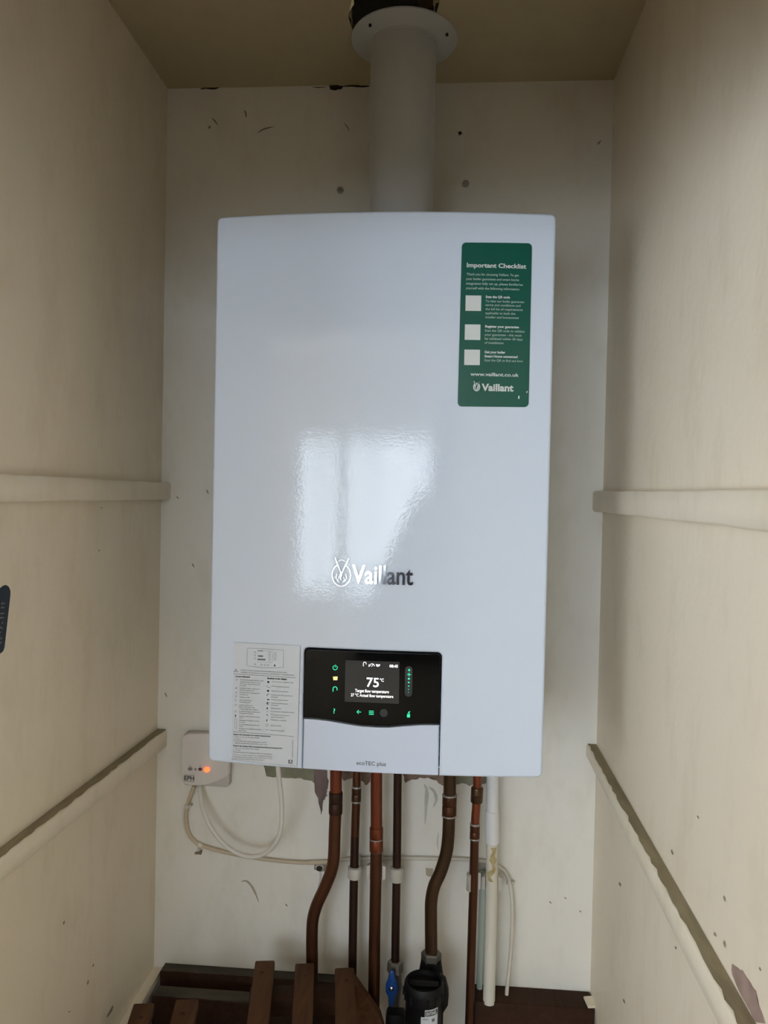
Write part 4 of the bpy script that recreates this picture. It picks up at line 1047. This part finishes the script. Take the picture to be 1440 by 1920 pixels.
# ------------------------------------------------------------------ timber at the bottom
zA = at(380, 1823, -.02).z
def backboard(name, px0, px1, zt_, y0, y1, h, label, m_top=None, chip=False):
    x0, x1 = px0, px1
    t = thing(name, ((x0+x1)/2, (y0+y1)/2, zt_-h), label, 'board')
    box('board', (x0, y1, zt_-h), (x1, y0, zt_), M['wood_dark'], t, .0015)
    n = 24; L = []; R_ = []
    for i in range(n+1):
        x_ = x0+.001+(x1-x0-.002)*i/n
        L.append((x_, y0-.0005, zt_+.0002)); R_.append((x_, y1+.0015+random.uniform(0, .002), zt_+.0002))
    prism('bare_top', L+R_[::-1], (0, 0, .0004), m_top or M['raw_dark'], t)
    return t
xl0 = at(306, 1815, -.01).x
backboard('back_batten', xl0, at(640, 1850, -.02).x, zA, -.001, -.026, .2, 'dark grey topped batten along the back wall behind the slats')
zB = at(380, 1866, -.075).z
backboard('cross_board', XL+.03, at(560, 1866, -.09).x, zB, -.058, -.088, .16, 'dark lower board running in front of the back batten')
rbx0, rbx1 = at(890, 1886, -.05).x, at(1122, 1890, -.05).x
zR = at(1000, 1887, -.05).z
rb_ = backboard('corner_board', rbx0, min(rbx1, XR-.002), zR, -.001, -.048, .09, 'brown board along the back wall at the lower right corner', M['wood_dark'])
cc_ = at(1106, 1886, -.03)
prism('paint_chip', [Vector((cc_.x-.009, -.02, zR+.0008)), Vector((cc_.x+.008, -.016, zR+.0008)), Vector((cc_.x+.009, -.044, zR+.0008)), Vector((cc_.x-.006, -.046, zR+.0008))], (0, 0, .003), M['batten'], rb_)
# slatted shelf
vd = ray(615, 777).normalized()               # direction in which the slats run
sd = Vector((vd.y, -vd.x, 0)).normalized()
rack = thing('slatted_shelf', at(560, 1920, -.3), 'brown wooden slatted shelf panel lying loose below the boiler', 'shelf')
rw = 36.5*1.26/F
YS = -.10
for (px, py, Y, wd, ln) in ((497, 1800, YS, 36.5, .52), (571.5, 1805, YS, 35.5, .52), (646, 1813.5, YS, 36.5, .52), (270.5, 1880, -.19, 39, .42), (351.5, 1872.5, -.19, 42, .42)):
    A = at(px, py, Y); w_ = wd*depth(A)/F
    s = plank('slat', A, A-vd*ln, sd, w_, .016, M['wood'], rack, .0025)
    hc_ = A-vd*.03+Vector((random.uniform(-.003, .003), 0, 0))
    bm = bmesh.new(); nn = (-vd).cross(sd); nn = nn if nn.z > 0 else -nn
    vsn = [bm.verts.new(hc_+nn*.0004+sd*.0035*math.cos(a)+vd*.0026*math.sin(a)) for a in [2*math.pi*i/8 for i in range(8)]]; bm.faces.new(vsn)
    from_bm('nail_hole', bm, M['nail'], s)
for off, ml, mr in ((.05, .02, .15), (.30, .24, .15)):
    c0 = at(497, 1800, YS)-vd*off-Vector((0, 0, .0175))
    plank('cross_rail', c0-sd*ml, c0+sd*mr, vd, .032, .03, M['wood_dark'], rack)
zs_ = at(497, 1800, YS).z-.13
tag(box('base_board', (XL+.002, -.80, zs_-.02), (at(700, 1900, -.12).x, -.095, zs_), M['wood_dark'], None, .002), 'dark wooden board lying level beneath the slatted shelf', 'board')
# offcut leaning at the end of the shelf
poly = [(664, 1838), (712, 1906), (722, 1940), (636, 1940), (636, 1846)]
oc = prism('offcut_board', [at(x_, y_, -.118) for x_, y_ in poly], (0, .018, 0), M['wood'], None, None, .0015)
tag(oc, 'brown offcut board with a slanted end beside the slats', 'board')

# ------------------------------------------------------------------ blue tag on the left wall
tg = thing('blue_label', atx(2, 1225, XL), 'dark blue label with rounded corners on the left wall at the picture edge', 'label')
def lw(px, py, th=.0015):
    p_ = atx(px, py, XL+th); return p_
tp_ = [(12, 1097), (16.5, 1100), (19.5, 1107), (19.8, 1114), (8.6, 1214), (6.5, 1220), (3, 1224), (-1, 1226), (-40, 1244), (-46, 1243), (-49, 1236), (-30, 1136), (-26, 1128), (2, 1103), (7, 1098.5)]
prism('plate', [lw(*q) for q in tp_], (-.0012, 0, 0), M['blue_tag'], tg)
bm = bmesh.new()
for i in range(9):
    for j, (w1, h1) in enumerate(((3.6, 5), (2.2, 4))):
        if (i*3+j) % 7 == 5: continue
        cx = 4.5-i*.8+j*3.6; cy = 1132+i*9.3+random.uniform(-1, 1)
        q = [(cx-w1/2, cy-h1/2+1), (cx+w1/2, cy-h1/2-.6), (cx+w1/2-.5, cy-h1/2+1.6), (cx-w1/2-.5, cy-h1/2+3)]
        bm.faces.new([bm.verts.new(lw(*p_, .0018)) for p_ in q])
from_bm('print', bm, M['plug'], tg)
